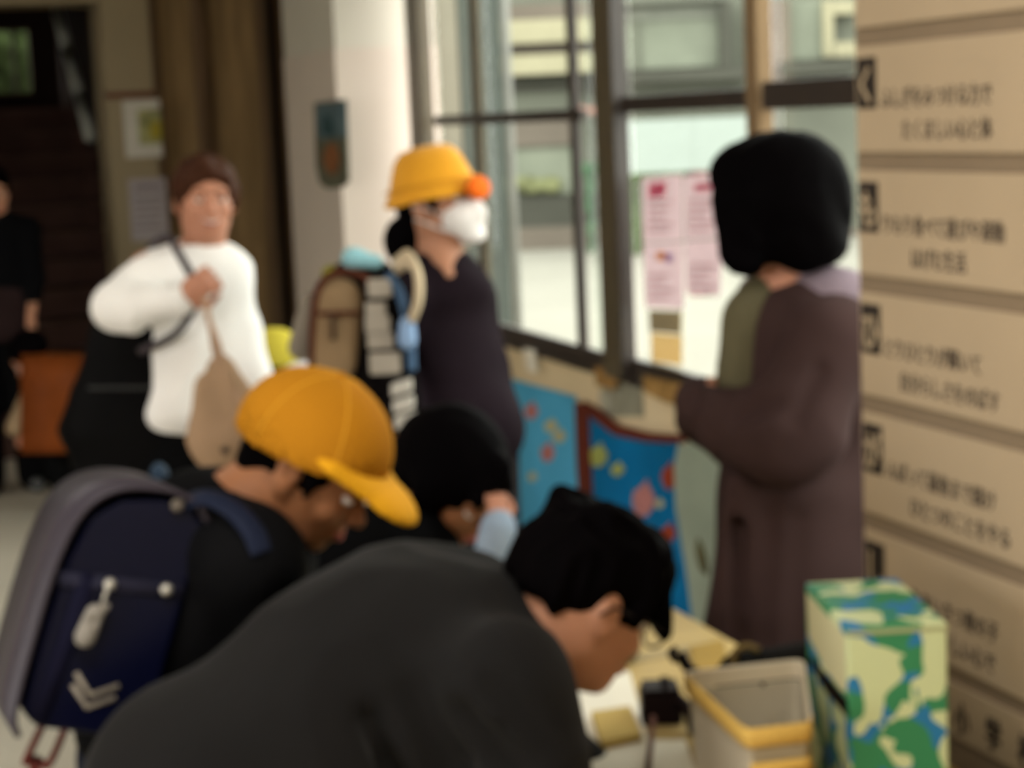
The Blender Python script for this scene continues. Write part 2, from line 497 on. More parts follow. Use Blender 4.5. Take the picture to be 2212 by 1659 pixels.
sbox('rail', -.8, 1.4, NW - .01, NW + .018, 2.41, 2.45, m_frame, win4); sbox('pane', -.8, 1.4, NW + .02, NW + .026, .915, 2.41, m_glass, win4)
# ---- pillar by the window with a two-tone face
ZP = on_plane(830, 104, 1.95)[1]
ZP = 1.96
struct(sbox('wall_pillar', 7.757, 8.76, 1.85, NW + .15, 0, ZP, m_cream2), 'square pillar left of the windows, pinkish cream dado')
struct(sbox('wall_pillar_upper', 7.762, 8.755, 1.855, NW + .145, ZP, 2.9, m_cream), 'lighter upper part of the square pillar')
struct(sbox('wall_right_far', 8.76, 15.5, NW, NW + .15, .87, 2.9, m_wall))
# ---- end wall: brown sliding doors, pier with posters, opening to the staircase
SE = 9.9
nd = [n_at(345, SE), n_at(458, SE), n_at(600, SE), n_at(611, SE), n_at(660, SE)]
for i, (a, b, mm, off) in enumerate(((nd[0], nd[1], m_dark, 0), (nd[1], nd[2], m_dark, .05), (nd[3], nd[4] + .25, m_frame2, .02))):
    d = thing('door_%d' % (i + 1), S(SE, (a + b) / 2, 0), None, None)
    struct(d, ['brown sliding door next to the pier with posters', 'wide brown sliding door in the middle', 'olive brown door leaf beside the pillar'][i])
    s0 = SE + off
    w = .05
    sbox('stile', s0, s0 + .05, a, a + w, 0, 2.45, m_dark2, d, bev=.004); sbox('stile', s0, s0 + .05, b - w, b, 0, 2.45, m_dark2 if i < 2 else mm, d, bev=.004)
    sbox('rail', s0, s0 + .05, a + w, b - w, 0, .15, m_dark2, d, bev=.004); sbox('rail', s0, s0 + .05, a + w, b - w, 2.36, 2.45, m_dark2, d, bev=.004)
    sbox('rail', s0, s0 + .05, a + w, b - w, 1.0, 1.06, mm, d, bev=.004)
    sbox('panel', s0 + .015, s0 + .035, a + w, b - w, .15, 1.0, mm, d); sbox('panel', s0 + .015, s0 + .035, a + w, b - w, 1.06, 2.36, mm, d)
struct(sbox('trim_7', SE - .03, SE + .12, nd[2] + .001, nd[3] - .001, 0, 2.45, mat('black_gap', (.006, .005, .004))), 'black strip standing for the dark gap between the brown doors')  # strip coloured black for the shade in the door gap
m_door_head = mat('door_head_brown', (.05, .035, .02))
struct(sbox('wall_door_head', SE, SE + .15, nd[0], NW, 2.45, 2.9, m_door_head))
struct(sbox('wall_back', SE + .15, SE + .25, nd[0] - .02, NW, 0, 2.9, m_dark2))
np0, np1 = n_at(240, 9.8), n_at(345, 9.8)
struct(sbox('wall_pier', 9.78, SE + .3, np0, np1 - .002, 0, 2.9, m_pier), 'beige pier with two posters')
struct(sbox('trim_8', 9.77, 9.78, np0, np1 - .002, on_plane(300, 205, np1)[1] if False else 1.83, 1.86, mat('brown_rail', (.12, .05, .03))), 'thin brown picture rail on the pier')
zl = 1.65 + (299 - 14) * 9.58 / 4200
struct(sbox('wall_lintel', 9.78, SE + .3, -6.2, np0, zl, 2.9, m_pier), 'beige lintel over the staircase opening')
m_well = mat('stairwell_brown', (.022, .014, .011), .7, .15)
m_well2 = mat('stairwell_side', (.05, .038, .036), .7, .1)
nR = n_at(300, 11.2)
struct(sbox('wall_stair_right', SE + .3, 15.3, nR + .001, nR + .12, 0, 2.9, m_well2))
# staircase
st = thing('staircase', S(11.5, -1.7, 0), None, None); struct(st, 'dark wooden staircase rising behind the opening')
nL = -3.2
for i in range(12):
    z = .155 * (i + 1); s0 = 10.35 + .3 * i
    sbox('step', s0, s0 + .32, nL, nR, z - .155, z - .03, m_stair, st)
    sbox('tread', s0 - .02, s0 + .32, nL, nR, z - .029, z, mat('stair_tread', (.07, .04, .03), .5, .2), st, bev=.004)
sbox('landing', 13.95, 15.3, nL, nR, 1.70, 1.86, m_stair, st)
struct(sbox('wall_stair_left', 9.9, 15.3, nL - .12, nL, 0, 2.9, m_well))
# landing window, dark green outside
q0 = P(-10, 205, 15.0); q1 = P(88, 62, 15.0)
s_w = float(q1 @ WD)
na, nb = n_at(-60, s_w), n_at(86, s_w)
z0, z1 = P(60, 205, 15.0)[2], P(60, 60, 15.0)[2]
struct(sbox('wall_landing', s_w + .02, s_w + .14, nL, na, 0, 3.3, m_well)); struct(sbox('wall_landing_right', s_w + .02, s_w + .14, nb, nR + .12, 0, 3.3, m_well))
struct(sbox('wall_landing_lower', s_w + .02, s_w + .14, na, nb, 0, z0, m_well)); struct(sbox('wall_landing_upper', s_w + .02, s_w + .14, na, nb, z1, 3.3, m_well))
w5 = thing('window_5', S(s_w, (na + nb) / 2, z0), None, None); struct(w5, 'small green window above the staircase')
sbox('sash', s_w, s_w + .03, na, nb, z0, z0 + .025, m_frame2, w5); sbox('sash', s_w, s_w + .03, na, nb, z1 - .025, z1, m_frame2, w5)
sbox('sash', s_w, s_w + .03, nb - .13, nb - .10, z0 + .025, z1 - .025, m_frame2, w5)
sbox('pane', s_w + .035, s_w + .041, na, nb, z0, z1, m_glass, w5)
hd = blob('hedge', [ell(S(s_w + .9, na + .4 * i, z0 + .1 * (i % 2)), (.4, .3, .8), k=.1) for i in range(5)], .05, mat('dark_hedge', (.035, .050, .018), .9, .5, 9), wr=(.05, 9, (1, 1, 1)))
tag(hd, 'dark green hedge seen through the small staircase window', 'hedge', kind='thing')
# handrail
r0, r1 = P(196, 296, 11.0), P(124, 26, 12.5)
hr = thing('handrail', (r0[0], r0[1], .45), 'pale metal handrail sloping up beside the dark staircase', 'handrail')
m_rail = mat('pale_metal_rail', (.42, .44, .40), .35, .05)
dv = r1 - r0
for a, b in ((0, .30), (.31, .67), (.68, 1.0)):
    v, f = tube_vf([r0 + dv * a, r0 + dv * b], .036, 12); mesh_obj('rail', v, f, m_rail, hr, True)
for a in (.15, .5, .85):
    q = r0 + dv * a
    v, f = tube_vf([q, q - np.array((0, 0, .75))], .012, 8); mesh_obj('baluster', v, f, m_stair, hr, True)

# posters on the pier and on the pillar
m_paper = mat('white_paper', (.45, .43, .38), .8, .04)
def pier_sheet(px0, py0, px1, py1, name, material, parent, off=.0, t=.006):
    s0 = 9.77 - off
    q0 = P(px0, py0, 1); q1 = P(px1, py1, 1)
    n0, n1 = n_at(px0, s0, py0), n_at(px1, s0, py1)
    E = np.array((0, 0, EYE))
    def zz(px, py):
        q = P(px, py, 1.0) - E; q = q * s0 / float(q @ WD); return q[2] + EYE
    return sbox(name, s0 - t, s0, n0, n1, zz((px0 + px1) / 2, py1), zz((px0 + px1) / 2, py0), material, parent)
fp = thing('framed_picture', S(9.76, n_at(305, 9.76), 1.7), 'square picture of a yellow-green plant in a wide white mount on the pier', 'picture')
pier_sheet(264, 216, 352, 340, 'mount', m_paper, fp)
pier_sheet(296, 236, 350, 312, 'print', mat('green_print', (.26, .26, .12), .7, .5, 12), fp, off=.0065, t=.003)
pier_sheet(322, 262, 350, 300, 'flower', mat('yellow_print', (.26, .22, .03), .7, .3, 14), fp, off=.010, t=.002)
ns = thing('notice_sheet', S(9.76, n_at(320, 9.76), 1.3), 'pale lilac notice sheet under the square picture', 'notice')
pier_sheet(276, 385, 366, 520, 'sheet', mat('lilac_paper', (.30, .27, .28), .8, .05), ns)
pier_sheet(290, 400, 350, 408, 'heading', mat('grey_print', (.16, .13, .15)), ns, off=.0065, t=.001)
for k in range(5):
    pier_sheet(290, 425 + 16 * k, 352 - 8 * (k % 2), 429 + 16 * k, 'text_line', mat('grey_print', (.16, .13, .15)), ns, off=.0065, t=.001)

def face_poly(pxs, n, t, name, material, parent=None, smooth_n=0):
    """outline given in photo pixels, built at its own distance on the plane n = const (window wall or pillar face)"""
    pts = [on_plane(x, y, n) for x, y in pxs]
    if smooth_n:
        pts3 = [np.array((a, b, 0)) for a, b in pts]
        sp = spline(pts3 + [pts3[0]], smooth_n)[:-1]; pts = [(p[0], p[1]) for p in sp]
    v, f = prism_vf(pts, ND * n, WD, ZD, -ND, t)
    return mesh_obj(name, v, f, material, parent)
wp = thing('painted_panel', S(8.3, 1.84, 1.6), 'narrow painted picture with an orange fruit on the side of the square pillar', 'picture')
face_poly([(682, 222), (750, 214), (756, 392), (742, 404), (712, 408), (694, 396), (686, 360)], 1.849, .008, 'board', mat('olive_grey_print', (.10, .10, .07), .7, .2, 8), wp)
face_poly([(684, 226), (749, 220), (752, 296), (686, 300)], 1.840, .002, 'sky', mat('dull_blue_print', (.085, .125, .14), .7, .3, 9), wp)
face_poly([(700, 240), (716, 258), (722, 290), (696, 286)], 1.837, .002, 'figure', mat('dark_teal_print', (.03, .06, .065)), wp, 3)
face_poly([(704, 318), (722, 308), (734, 340), (726, 376), (708, 370), (698, 344)], 1.840, .002, 'fruit', mat('orange_brown_print', (.20, .085, .035), .7, .4, 20), wp, 3)

# ================================================================== OUTSIDE
m_ground = mat('pale_yard', (.172, .165, .142), .9, .04, 1)
m_bgrey = mat('facade_grey_green', (.092,.096,.077), .8, .1, 1.2)
m_bgrey2 = mat('facade_dark_grey', (.044,.044,.036), .8, .1, 1.2)
m_bcream = mat('facade_cream', (.20,.185,.125), .8, .08, 1.2)
m_bpink = mat('facade_pinkish', (.098,.083,.068), .8, .1, 1)
m_bwin = mat('facade_window', (.125,.135,.105), .3, .12, 1.5)
m_white = mat('white_paint', (.215, .245, .225), .6, .03)
struct(sbox('ground_outside', -12, 45, NW + .15, 40, -.25, -.1, m_ground), 'bright pale yard outside the windows')
struct(sbox('wall_outside', 8.8, 9.1, NW + .151, 2.69, -.1, 3.4, mat('outdoor_cream', (.16, .147, .118), .8, .03)), 'cream outer wall seen through the first pane')
sh = thing('shutter', S(8.82, 2.8, -.1), 'grey-green ribbed shutter seen through the first window', 'shutter')
for k in range(4):
    a = 2.70 + .052 * k
    sbox('slat', 8.80 + .012 * (k % 2), 8.86, a, a + .049, -.1, 3.2, mat('shutter_green', (.055,.064,.058), .6, .1), sh, bev=.006)
wpole = thing('white_pole', S(8.8, 2.94, -.1), 'slim white pole at the edge of the grey-green shutter', 'pole')
v, f = tube_vf([S(8.83, 2.935, -.1), S(8.83, 2.935, 3.3)], .022, 12); mesh_obj('shaft', v, f, mat('pole_white', (.15, .15, .14), .5), wpole, True)
v, f = tube_vf([S(8.83, 2.935, -.1), S(8.83, 2.935, -.06)], .05, 12); mesh_obj('foot', v, f, mat('pole_white', (.15, .15, .14), .5), wpole, True)
# school building across the yard, about 26 m off
YB = 25.6
bl = thing('building', (2, YB, -.1), 'pale grey-green school building across the yard with cream balcony bands', 'building')
def fac(px0, py0, px1, py1, dep, name, material, t=.3, bev=0):
    a = P(px0, py1, dep); b = P(px1, py0, dep)
    zt = (P(px0, py0, dep)[2] + b[2]) / 2; zb = (a[2] + P(px1, py1, dep)[2]) / 2
    v, f = box_vf(ORI, np.array((1., 0, 0)), np.array((0, 1., 0)), ZD, a[0], b[0], dep, dep + t, zb, zt)
    return mesh_obj(name, v, f, material, bl)
v, f = box_vf(ORI, np.array((1., 0, 0)), np.array((0, 1., 0)), ZD, -9, 12, YB + .6, YB + 8, -.12, 7.5)
mesh_obj('wall', v, f, m_bgrey, bl)
fac(1000, 8, 1320, 42, YB + .4, 'soffit', m_bpink); fac(1000, 42, 1320, 92, YB, 'balcony_front', m_bcream, .5)
fac(1000, 92, 1320, 118, YB + .3, 'balcony_band', m_bpink); fac(1000, 118, 1320, 160, YB, 'balcony_front', m_bcream, .5)
fac(1000, 160, 1320, 198, YB + .4, 'lintel', m_bgrey2); fac(1000, 198, 1240, 250, YB + .45, 'upper_window', m_bgrey)
fac(1100, 262, 1232, 316, YB + .4, 'lintel', m_bpink); fac(1100, 318, 1240, 420, YB + .45, 'window', m_bwin); fac(1100, 422, 1300, 490, YB + .4, 'dado', m_bgrey2, .2)
fac(1100, 490, 1300, 540, YB + .3, 'plinth', m_bpink)
fac(1330, 4, 1560, 14, YB + .2, 'window_frame', m_bgrey2); fac(1350, 16, 1556, 146, YB + .4, 'window', m_bwin); fac(1350, 148, 1612, 176, YB + .2, 'sill', m_bgrey2, .5)
fac(1350, 16, 1556, 40, YB + .35, 'blind', mat('blind_white', (.135,.14,.118), .8)); fac(1558, 0, 1578, 146, YB + .2, 'mullion', m_bgrey2)
fac(1380, 40, 1384, 146, YB + .35, 'mullion', m_bgrey); fac(1650, 0, 1705, 188, YB + .3, 'pilaster', m_bpink)
fac(1706, 0, 1778, 128, YB + .45, 'window', m_bwin); fac(1780, 0, 1800, 122, YB + .3, 'window_frame', m_bcream); fac(1800, 90, 1850, 122, YB + .3, 'window_frame', m_bcream); fac(1802, 0, 1850, 30, YB + .3, 'window_frame', m_bcream)
fac(1690, 130, 1850, 160, YB + .1, 'sill', m_bgrey2, .5); fac(1640, 500, 1900, 534, YB + .3, 'plinth', m_bpink)
for k in range(2):
    a = [(1330, 1496), (1500, 1640)][k]
    pn = thing('fence_panel', P((a[0] + a[1]) / 2, 372, YB - 2), ['bright white fence panel outside, left of the seam', 'bright white fence panel outside, right of the seam, behind the dark bob'][k], 'fence', 'white fence panels outside the fixed window')
    p0 = P(a[0], 372, YB - 2); p1 = P(a[1], 262, YB - 2)
    v, f = box_vf(ORI, np.array((1., 0, 0)), np.array((0, 1., 0)), ZD, p0[0], p1[0], YB - 2, YB - 1.95, P(1480, 370, YB - 2)[2], P(1480, 256, YB - 2)[2]); mesh_obj('panel', v, f, m_white, pn)
    for q in (.06, .9):
        xx = p0[0] + (p1[0] - p0[0]) * q
        v, f = box_vf(ORI, np.array((1., 0, 0)), np.array((0, 1., 0)), ZD, xx, xx + .06, YB - 1.949, YB - 1.89, -.1, P(1480, 262, YB - 2)[2]); mesh_obj('post', v, f, m_bgrey2, pn)
for px0, px1, y0, y1, cn, cc, lb in ((1345, 1480, 374, 392, 'shrub_green', (.05, .07, .03), 'low green shrubs under the white fence panel'), (1498, 1545, 368, 386, 'flower_maroon', (.10, .03, .03), 'maroon flower bed under the white fence panel'), (1255, 1290, 352, 382, 'shrub_bright', (.035, .08, .04), 'bright green shrub seen between the sashes'), (1252, 1286, 228, 250, 'flower_pink', (.30, .14, .11), 'pink blossom hanging on the building between the sashes'), (1105, 1190, 380, 420, 'shrub_yellow', (.105, .11, .055), 'yellow-green shrub in front of the building window')):
    dd = {'shrub_green': YB - 1.2, 'flower_maroon': YB - 2.02, 'flower_pink': YB + .3, 'shrub_yellow': YB + .42}.get(cn, YB - .6)
    c0 = P(px0, (y0 + y1) / 2, dd); c1 = P(px1, (y0 + y1) / 2, dd); hh = (y1 - y0) / 2 * dd / FPX
    nn = max(2, int((c1[0] - c0[0]) / (hh * 1.2)))
    ob = blob('flower_bed' if 'flower' in cn else 'shrub', [ell(c0 + (c1 - c0) * (k / (nn - 1)), (hh * 1.3, hh, hh), k=.05) for k in range(nn)] + {'shrub_green': [con(c0 + (c1 - c0) * .12, np.array([c0[0] + .12, c0[1], -.08]), .09, .12)], 'shrub_bright': [con(c0 + (c1 - c0) * .5, np.array([(c0[0] + c1[0]) / 2, c0[1], -.08]), .05, .06)]}.get(cn, []), .04, mat(cn, cc, .9, .4, 6), wr=(.04, 8, (1, 1, 1)))
    tag(ob, lb, 'flowers' if 'flower' in cn else 'shrub', kind='thing')

# ================================================================== ARTWORK AND PAPERS ON THE WINDOW WALL
N0 = NW - .002
m_sea1 = mat('pale_sea_paper', (.075, .36, .60), .7, .15, 2.5)
m_sea2 = mat('deep_sea_paper', (.003, .135, .32), .7, .2, 3)
m_pale = mat('pale_green_cloth', (.30, .35, .28), .85, .12, 4)
def fish(px, py, rx, ry, material, parent, n, name='fish'):
    pts = [(px + rx * math.cos(a) + .25 * ry * math.cos(a), py + ry * math.sin(a)) for a in [i * math.pi / 6 for i in range(12)]]
    pts[0] = (pts[0][0] + rx * .2, pts[0][1])
    pts[9] = (px + .6 * rx, py - ry * 1.25); pts[8] = (px - .1 * rx, py - ry * .9)
    return face_poly(pts, n, .002, name, material, parent)
a1 = thing('sea_artwork', S(7.0, N0, .3), 'pale blue paper sea with small pink and cream fish under the sliding window', 'artwork')
face_poly([(1060, 806), (1245, 856), (1252, 1240), (1090, 1240)], N0, .006, 'sheet', m_sea1, a1)
m_pink = mat('pink_fish', (.42, .16, .15)); m_crm = mat('cream_fish', (.42, .40, .22)); m_red = mat('red_fish', (.27, .045, .02)); m_yel = mat('yellow_fish', (.33, .36, .10)); m_lpink = mat('big_pink_fish', (.40, .17, .16), .7, .15, 30)
for px, py, rx, ry, mm in ((1148, 888, 9, 18, m_pink), (1112, 943, 12, 16, m_crm), (1190, 920, 10, 14, m_crm), (1208, 942, 10, 14, m_crm), (1183, 978, 9, 20, m_pink), (1150, 1030, 7, 10, m_crm)):
    fish(px, py, rx, ry, mm, a1, N0 - .0065)
a2 = thing('sea_artwork', S(6.3, N0, .1), 'deep blue paper sea with a wavy red-brown top edge and large red and pink fish', 'artwork')
face_poly([(1266, 872), (1296, 896), (1335, 930), (1400, 944), (1480, 950), (1470, 1010), (1474, 1100), (1496, 1230), (1512, 1400), (1300, 1400), (1268, 1100)], N0, .006, 'sheet', m_sea2, a2)
face_poly([(1244, 868), (1272, 874), (1278, 1000), (1290, 1240), (1262, 1240), (1248, 1000)], N0 - .0065, .006, 'border', mat('red_brown_border', (.115, .025, .015)), a2)
face_poly([(1262, 866), (1296, 884), (1338, 918), (1402, 934), (1482, 940), (1482, 958), (1400, 954), (1330, 940), (1288, 908), (1262, 886)], N0 - .013, .006, 'border', mat('red_brown_border', (.115, .025, .015)), a2)
for px, py, rx, ry, mm in ((1292, 985, 13, 24, m_yel), (1334, 1014, 10, 14, m_yel), (1390, 1080, 14, 36, m_lpink), (1446, 1030, 9, 28, m_red), (1444, 1152, 10, 20, m_red), (1425, 1088, 6, 10, m_crm)):
    fish(px, py, rx, ry, mm, a2, N0 - .0065)
dr = face_poly([(1474, 956), (1560, 960), (1572, 1400), (1512, 1400), (1490, 1230), (1468, 1100), (1464, 1010)], N0 - .008, .012, 'wall_hanging', m_pale, None)
tag(dr, 'pale grey-green cloth hanging on the wall right of the deep blue paper sea', 'hanging')
lf = face_poly([(1508, 1160), (1522, 1190), (1530, 1240), (1514, 1230), (1504, 1190)], N0 - .021, .002, 'leaf', mat('olive_leaf', (.10, .09, .04)), dr, 3)
lf = None
def wall_paper(pxs, name, label, cat, material, n=N0, t=.003):
    o = face_poly(pxs, n, t, name, material); tag(o, label, cat); return o
wall_paper([(1132, 752), (1156, 758), (1162, 806), (1140, 800)], 'paper_slip', 'small white paper slip on the wall just under the sliding window', 'paper', mat('bright_slip', (.80, .76, .66)), NW - .024)
wall_paper([(1286, 792), (1334, 800), (1330, 842), (1288, 832)], 'orange_card', 'small orange card on the wall below the thick window post', 'card', mat('orange_card', (.30, .17, .06)), NW - .024)
wall_paper([(1392, 812), (1484, 832), (1484, 878), (1440, 870), (1392, 846)], 'folded_paper', 'folded orange-tan paper under the sill left of the folded arms', 'paper', mat('orange_tan', (.34, .20, .07), .7, .3, 30), NW - .024)
wall_paper([(1300, 838), (1386, 824), (1392, 900), (1306, 900)], 'plastic_sleeve', 'grey see-through sleeve taped below the orange card', 'sleeve', mat('grey_sleeve', (.26, .25, .19), .4, .2, 25))
wall_paper([(1296, 846), (1318, 850), (1316, 884), (1298, 878)], 'white_note', 'small pale note on the grey sleeve below the thick post', 'note', mat('pale_note', (.42, .40, .32)), N0 - .0035)

# notices taped to the glass of the fixed window
def translucent(name, col):
    M = mat(name, col, .8, .05, 6); nt = M.node_tree
    b = nt.nodes['Principled BSDF']; o = [x for x in nt.nodes if x.type == 'OUTPUT_MATERIAL'][0]
    t = nt.nodes.new('ShaderNodeBsdfTranslucent'); t.inputs[0].default_value = col + (1,)
    mx = nt.nodes.new('ShaderNodeMixShader'); mx.inputs[0].default_value = .55
    nt.links.new(b.outputs[0], mx.inputs[1]); nt.links.new(t.outputs[0], mx.inputs[2]); nt.links.new(mx.outputs[0], o.inputs[0])
    return M
NG = NW + .017
m_npap = translucent('notice_paper', (.66, .56, .58))
sheets = [([(1388, 384), (1474, 376), (1476, 520), (1390, 524)], 'pinkish notice with a pink heading, top left on the glass'),
          ([(1478, 380), (1560, 376), (1560, 512), (1480, 518)], 'pinkish notice on the glass beside the dark bob'),
          ([(1390, 527), (1476, 523), (1478, 668), (1394, 664)], 'pinkish notice with orange and purple spots on the glass'),
          ([(1480, 521), (1560, 516), (1556, 640), (1482, 632)], 'lilac notice on the glass, lowest of the right column')]
for k, (pp, lb) in enumerate(sheets):
    t = thing('window_notice', S(5.2, NG, 1.2), lb, 'notice', 'notices taped to the glass')
    face_poly(pp, NG, .001, 'sheet', m_npap, t)
    x0, y0 = pp[0]
    if k == 0: face_poly([(1402, 396), (1440, 392), (1436, 424), (1400, 428)], NG - .0015, .0005, 'heading', translucent('pink_heading', (.80, .25, .38)), t)
    if k == 1: face_poly([(1500, 398), (1536, 396), (1536, 412), (1500, 414)], NG - .0015, .0005, 'heading', translucent('pink_heading', (.80, .25, .38)), t)
    if k == 2:
        face_poly([(1418, 544), (1436, 544), (1436, 562), (1418, 562)], NG - .0015, .0005, 'spot', translucent('orange_spot', (.85, .42, .12)), t)
        face_poly([(1438, 548), (1452, 548), (1452, 566), (1438, 566)], NG - .0015, .0005, 'spot', translucent('purple_spot', (.45, .22, .55)), t)
    for r in range(5):
        yy = y0 + 50 + r * 16
        if k == 2 and r < 1: continue
        face_poly([(x0 + 10, yy), (x0 + 66 - 9 * (r % 3), yy - 1), (x0 + 66 - 9 * (r % 3), yy + 4), (x0 + 10, yy + 5)], NG - .0015, .0005, 'text_line', translucent('rose_print', (.62, .38, .42)), t)
o = face_poly([(1404, 670), (1474, 672), (1474, 722), (1406, 716)], NG, .004, 'cardboard_card', mat('grey_brown_card', (.34, .28, .17), .8, .1)); tag(o, 'grey-brown card on the glass under the notices', 'card')
o = face_poly([(1406, 719), (1474, 725), (1474, 790), (1408, 780)], NG, .001, 'cream_sheet', translucent('cream_notice', (.62, .50, .30))); tag(o, 'cream sheet at the bottom of the fixed window', 'paper')
# ================================================================== PEOPLE
m_skin = mat('skin', (.42, .20, .12), .55, .06, 8, sss=.15, spec=.25)
m_skin_w = mat('skin_light', (.44, .20, .125), .55, .06, 8, sss=.15, spec=.25)
m_skin_b = mat('skin_tan', (.30, .125, .055), .55, .06, 8, sss=.15, spec=.25)
m_lip = mat('lips', (.36, .10, .08), .45, .05, sss=.1)
m_eye = mat('eye_white', (.65, .62, .58), .2, .01, spec=.4)
m_iris = mat('iris', (.02, .012, .008), .2, .01)
m_hair = mat('black_hair', (.0010, .0006, .0008), .75, .4, 30, bump=.12, bscale=60, stretch=(8, 8, 1), spec=.02)
m_hair_br = mat('brown_hair', (.045, .018, .010), .5, .4, 30, bump=.12, bscale=60, stretch=(8, 8, 1), spec=.02)

def frame(az, pitch=0, roll=0):
    a, p, r = map(math.radians, (az, pitch, roll))
    f = np.array((math.cos(a) * math.cos(p), math.sin(a) * math.cos(p), -math.sin(p)))
    u = np.array((math.cos(a) * math.sin(p), math.sin(a) * math.sin(p), math.cos(p)))
    x = np.cross(f, u)
    u2 = u * math.cos(r) + x * math.sin(r); x2 = x * math.cos(r) - u * math.sin(r)
    return np.stack([x2, f, u2], 1)          # columns: person's right, forward, up

def head_prims():
    q = [ell((0, -.012, .028), (.076, .095, .084)), ell((0, .020, -.03), (.063, .068, .080), k=.02), ell((0, .034, -.075), (.043, .046, .034), k=.02),
         ell((0, .068, -.093), (.019, .014, .014), k=.015), con((-.052, -.005, -.055), (-.02, .05, -.088), .016, .014, k=.02), con((.052, -.005, -.055), (.02, .05, -.088), .016, .014, k=.02),
         ell((0, .076, .024), (.050, .014, .012), k=.015), ell((-.038, .060, -.028), (.023, .020, .022), k=.015), ell((.038, .060, -.028), (.023, .020, .022), k=.015)]
    for s in (-1, 1): q.append(ell((s * .031, .094, .002), (.017, .013, .010), op='-', k=.012))
    q += [con((0, .084, .004), (0, .106, -.030), .0065, .0105, k=.010), ell((-.011, .096, -.034), (.008, .009, .007), k=.006), ell((.011, .096, -.034), (.008, .009, .007), k=.006),
          ell((0, .084, -.060), (.026, .012, .014), k=.010), con((-.016, .094, -.0625), (.016, .094, -.0625), .0018, .0018, op='-', k=.003)]
    for s in (-1, 1):
        q += [ell((s * .080, -.010, -.006), (.008, .019, .031), k=.008), ell((s * .086, -.005, -.002), (.005, .011, .018), op='-', k=.005), ell((s * .077, -.002, -.032), (.006, .009, .010), k=.005)]
    return q
def face_bits(root, R, C, s, skin, brow, eyes=True):
    hp = lambda q: xf(q, R, C, s)
    if eyes:
        for sd in (-1, 1):
            e = blob('eye', hp([ell((sd * .031, .0765, .002), (.0125, .0125, .0105))]), .003, m_eye, root)
            blob('iris', hp([ell((sd * .031, .0875, .001), (.0058, .0030, .0058))]), .0015, m_iris, e)
            blob('eyelid', hp([ell((sd * .031, .0785, .0075), (.0135, .0125, .0065))]), .003, skin, root)
            blob('eyebrow', hp([con((sd * .014, .090, .022), (sd * .044, .080, .024), .0035, .0022)]), .0025, brow, root)
    blob('lips', hp([con((-.019, .090, -.0585), (.019, .090, -.0585), .0042, .0042, k=.004), ell((0, .093, -.066), (.016, .006, .0052), k=.003)]), .0025, m_lip, root)
def hand_prims(curl=20, spread=1.0, thumb=1):
    q = [ell((0, .045, 0), (.040, .050, .015), k=.01), con((0, -.03, 0), (0, .02, 0), .024, .027, k=.02)]
    for i, (x, L) in enumerate(((-.030, .058), (-.010, .074), (.011, .080), (.031, .072))):
        p = np.array((x, .082, 0.)); a = 0
        for j, fr in enumerate((.45, .32, .23)):
            a += math.radians(curl * (1 + .25 * j))
            n = p + L * fr * np.array((x * 1.5 * spread * (j == 0), math.cos(a), -math.sin(a)))
            q.append(con(p, n, .0095 - .001 * j, .0088 - .001 * j, k=.004)); p = n
    q += [con((.034 * thumb, .01, -.004), (.056 * thumb, .045, -.016), .0125, .0105, k=.010), con((.056 * thumb, .045, -.016), (.050 * thumb, .075, -.026), .0105, .009, k=.004)]
    return q
def hand(root, wrist, fdir, back, skin, curl=25, s=.95, thumb=1):
    y = np.array(fdir, float); y /= np.linalg.norm(y)
    z = np.array(back, float); z = z - y * (z @ y); z /= np.linalg.norm(z)
    R = np.stack([np.cross(y, z), y, z], 1)
    return blob('hand', xf(hand_prims(curl, thumb=thumb), R, np.array(wrist), s), .0038, skin, root, smooth=1)
def torso(J, g, fl=0.0, th=1.0):
    lat = J['shR'] - J['shL']; lat /= np.linalg.norm(lat)
    up = J['chest'] - J['pelvis']; up /= np.linalg.norm(up)
    f = np.cross(up, lat); f /= np.linalg.norm(f); up = np.cross(lat, f)
    R = np.stack([lat, f, up], 1)
    mid = (J['chest'] + J['pelvis']) / 2
    q = [ell(J['chest'], np.array((.145, .100, .150)) * g + fl, R, k=.05), ell(mid, np.array((.125, .090, .140)) * g + fl, R, k=.05), ell(J['pelvis'], np.array((.150, .105, .115)) * g + fl, R, k=.05),
         con(J['shL'], J['shR'], .050 * g + fl, .050 * g + fl, k=.05)]
    return q, R
def body_prims(J, g, R, C, s, hp=None):
    q = xf(head_prims(), R, C, s)
    q.append(con(C + R @ np.array((0, -.024, -.055)) * s, J['neck'], .047 * s, .050 * g, k=.03))
    t, _ = torso(J, g * .86); q += t
    q.append(con(J['neck'], (J['shL'] + J['shR']) / 2, .055 * g, .06 * g, k=.04))
    for d in 'RL':
        q += [con(J['sh' + d], J['el' + d], .044 * g, .036 * g, k=.03), con(J['el' + d], J['wr' + d], .036 * g, .025 * g, k=.02)]
        if 'hip' + d in J: q += [con(J['hip' + d], J['kn' + d], .075 * g, .052 * g, k=.03), con(J['kn' + d], J['an' + d], .052 * g, .034 * g, k=.02)]
    return q
def legs_of(J, g, fl, r=(.09, .07, .06)):
    q = []
    for d in 'RL':
        q += [con(J['hip' + d], J['kn' + d], r[0] * g + fl, r[1] * g + fl, k=.03), con(J['kn' + d], J['an' + d], r[1] * g + fl, r[2] * g + fl, k=.03)]
    return q
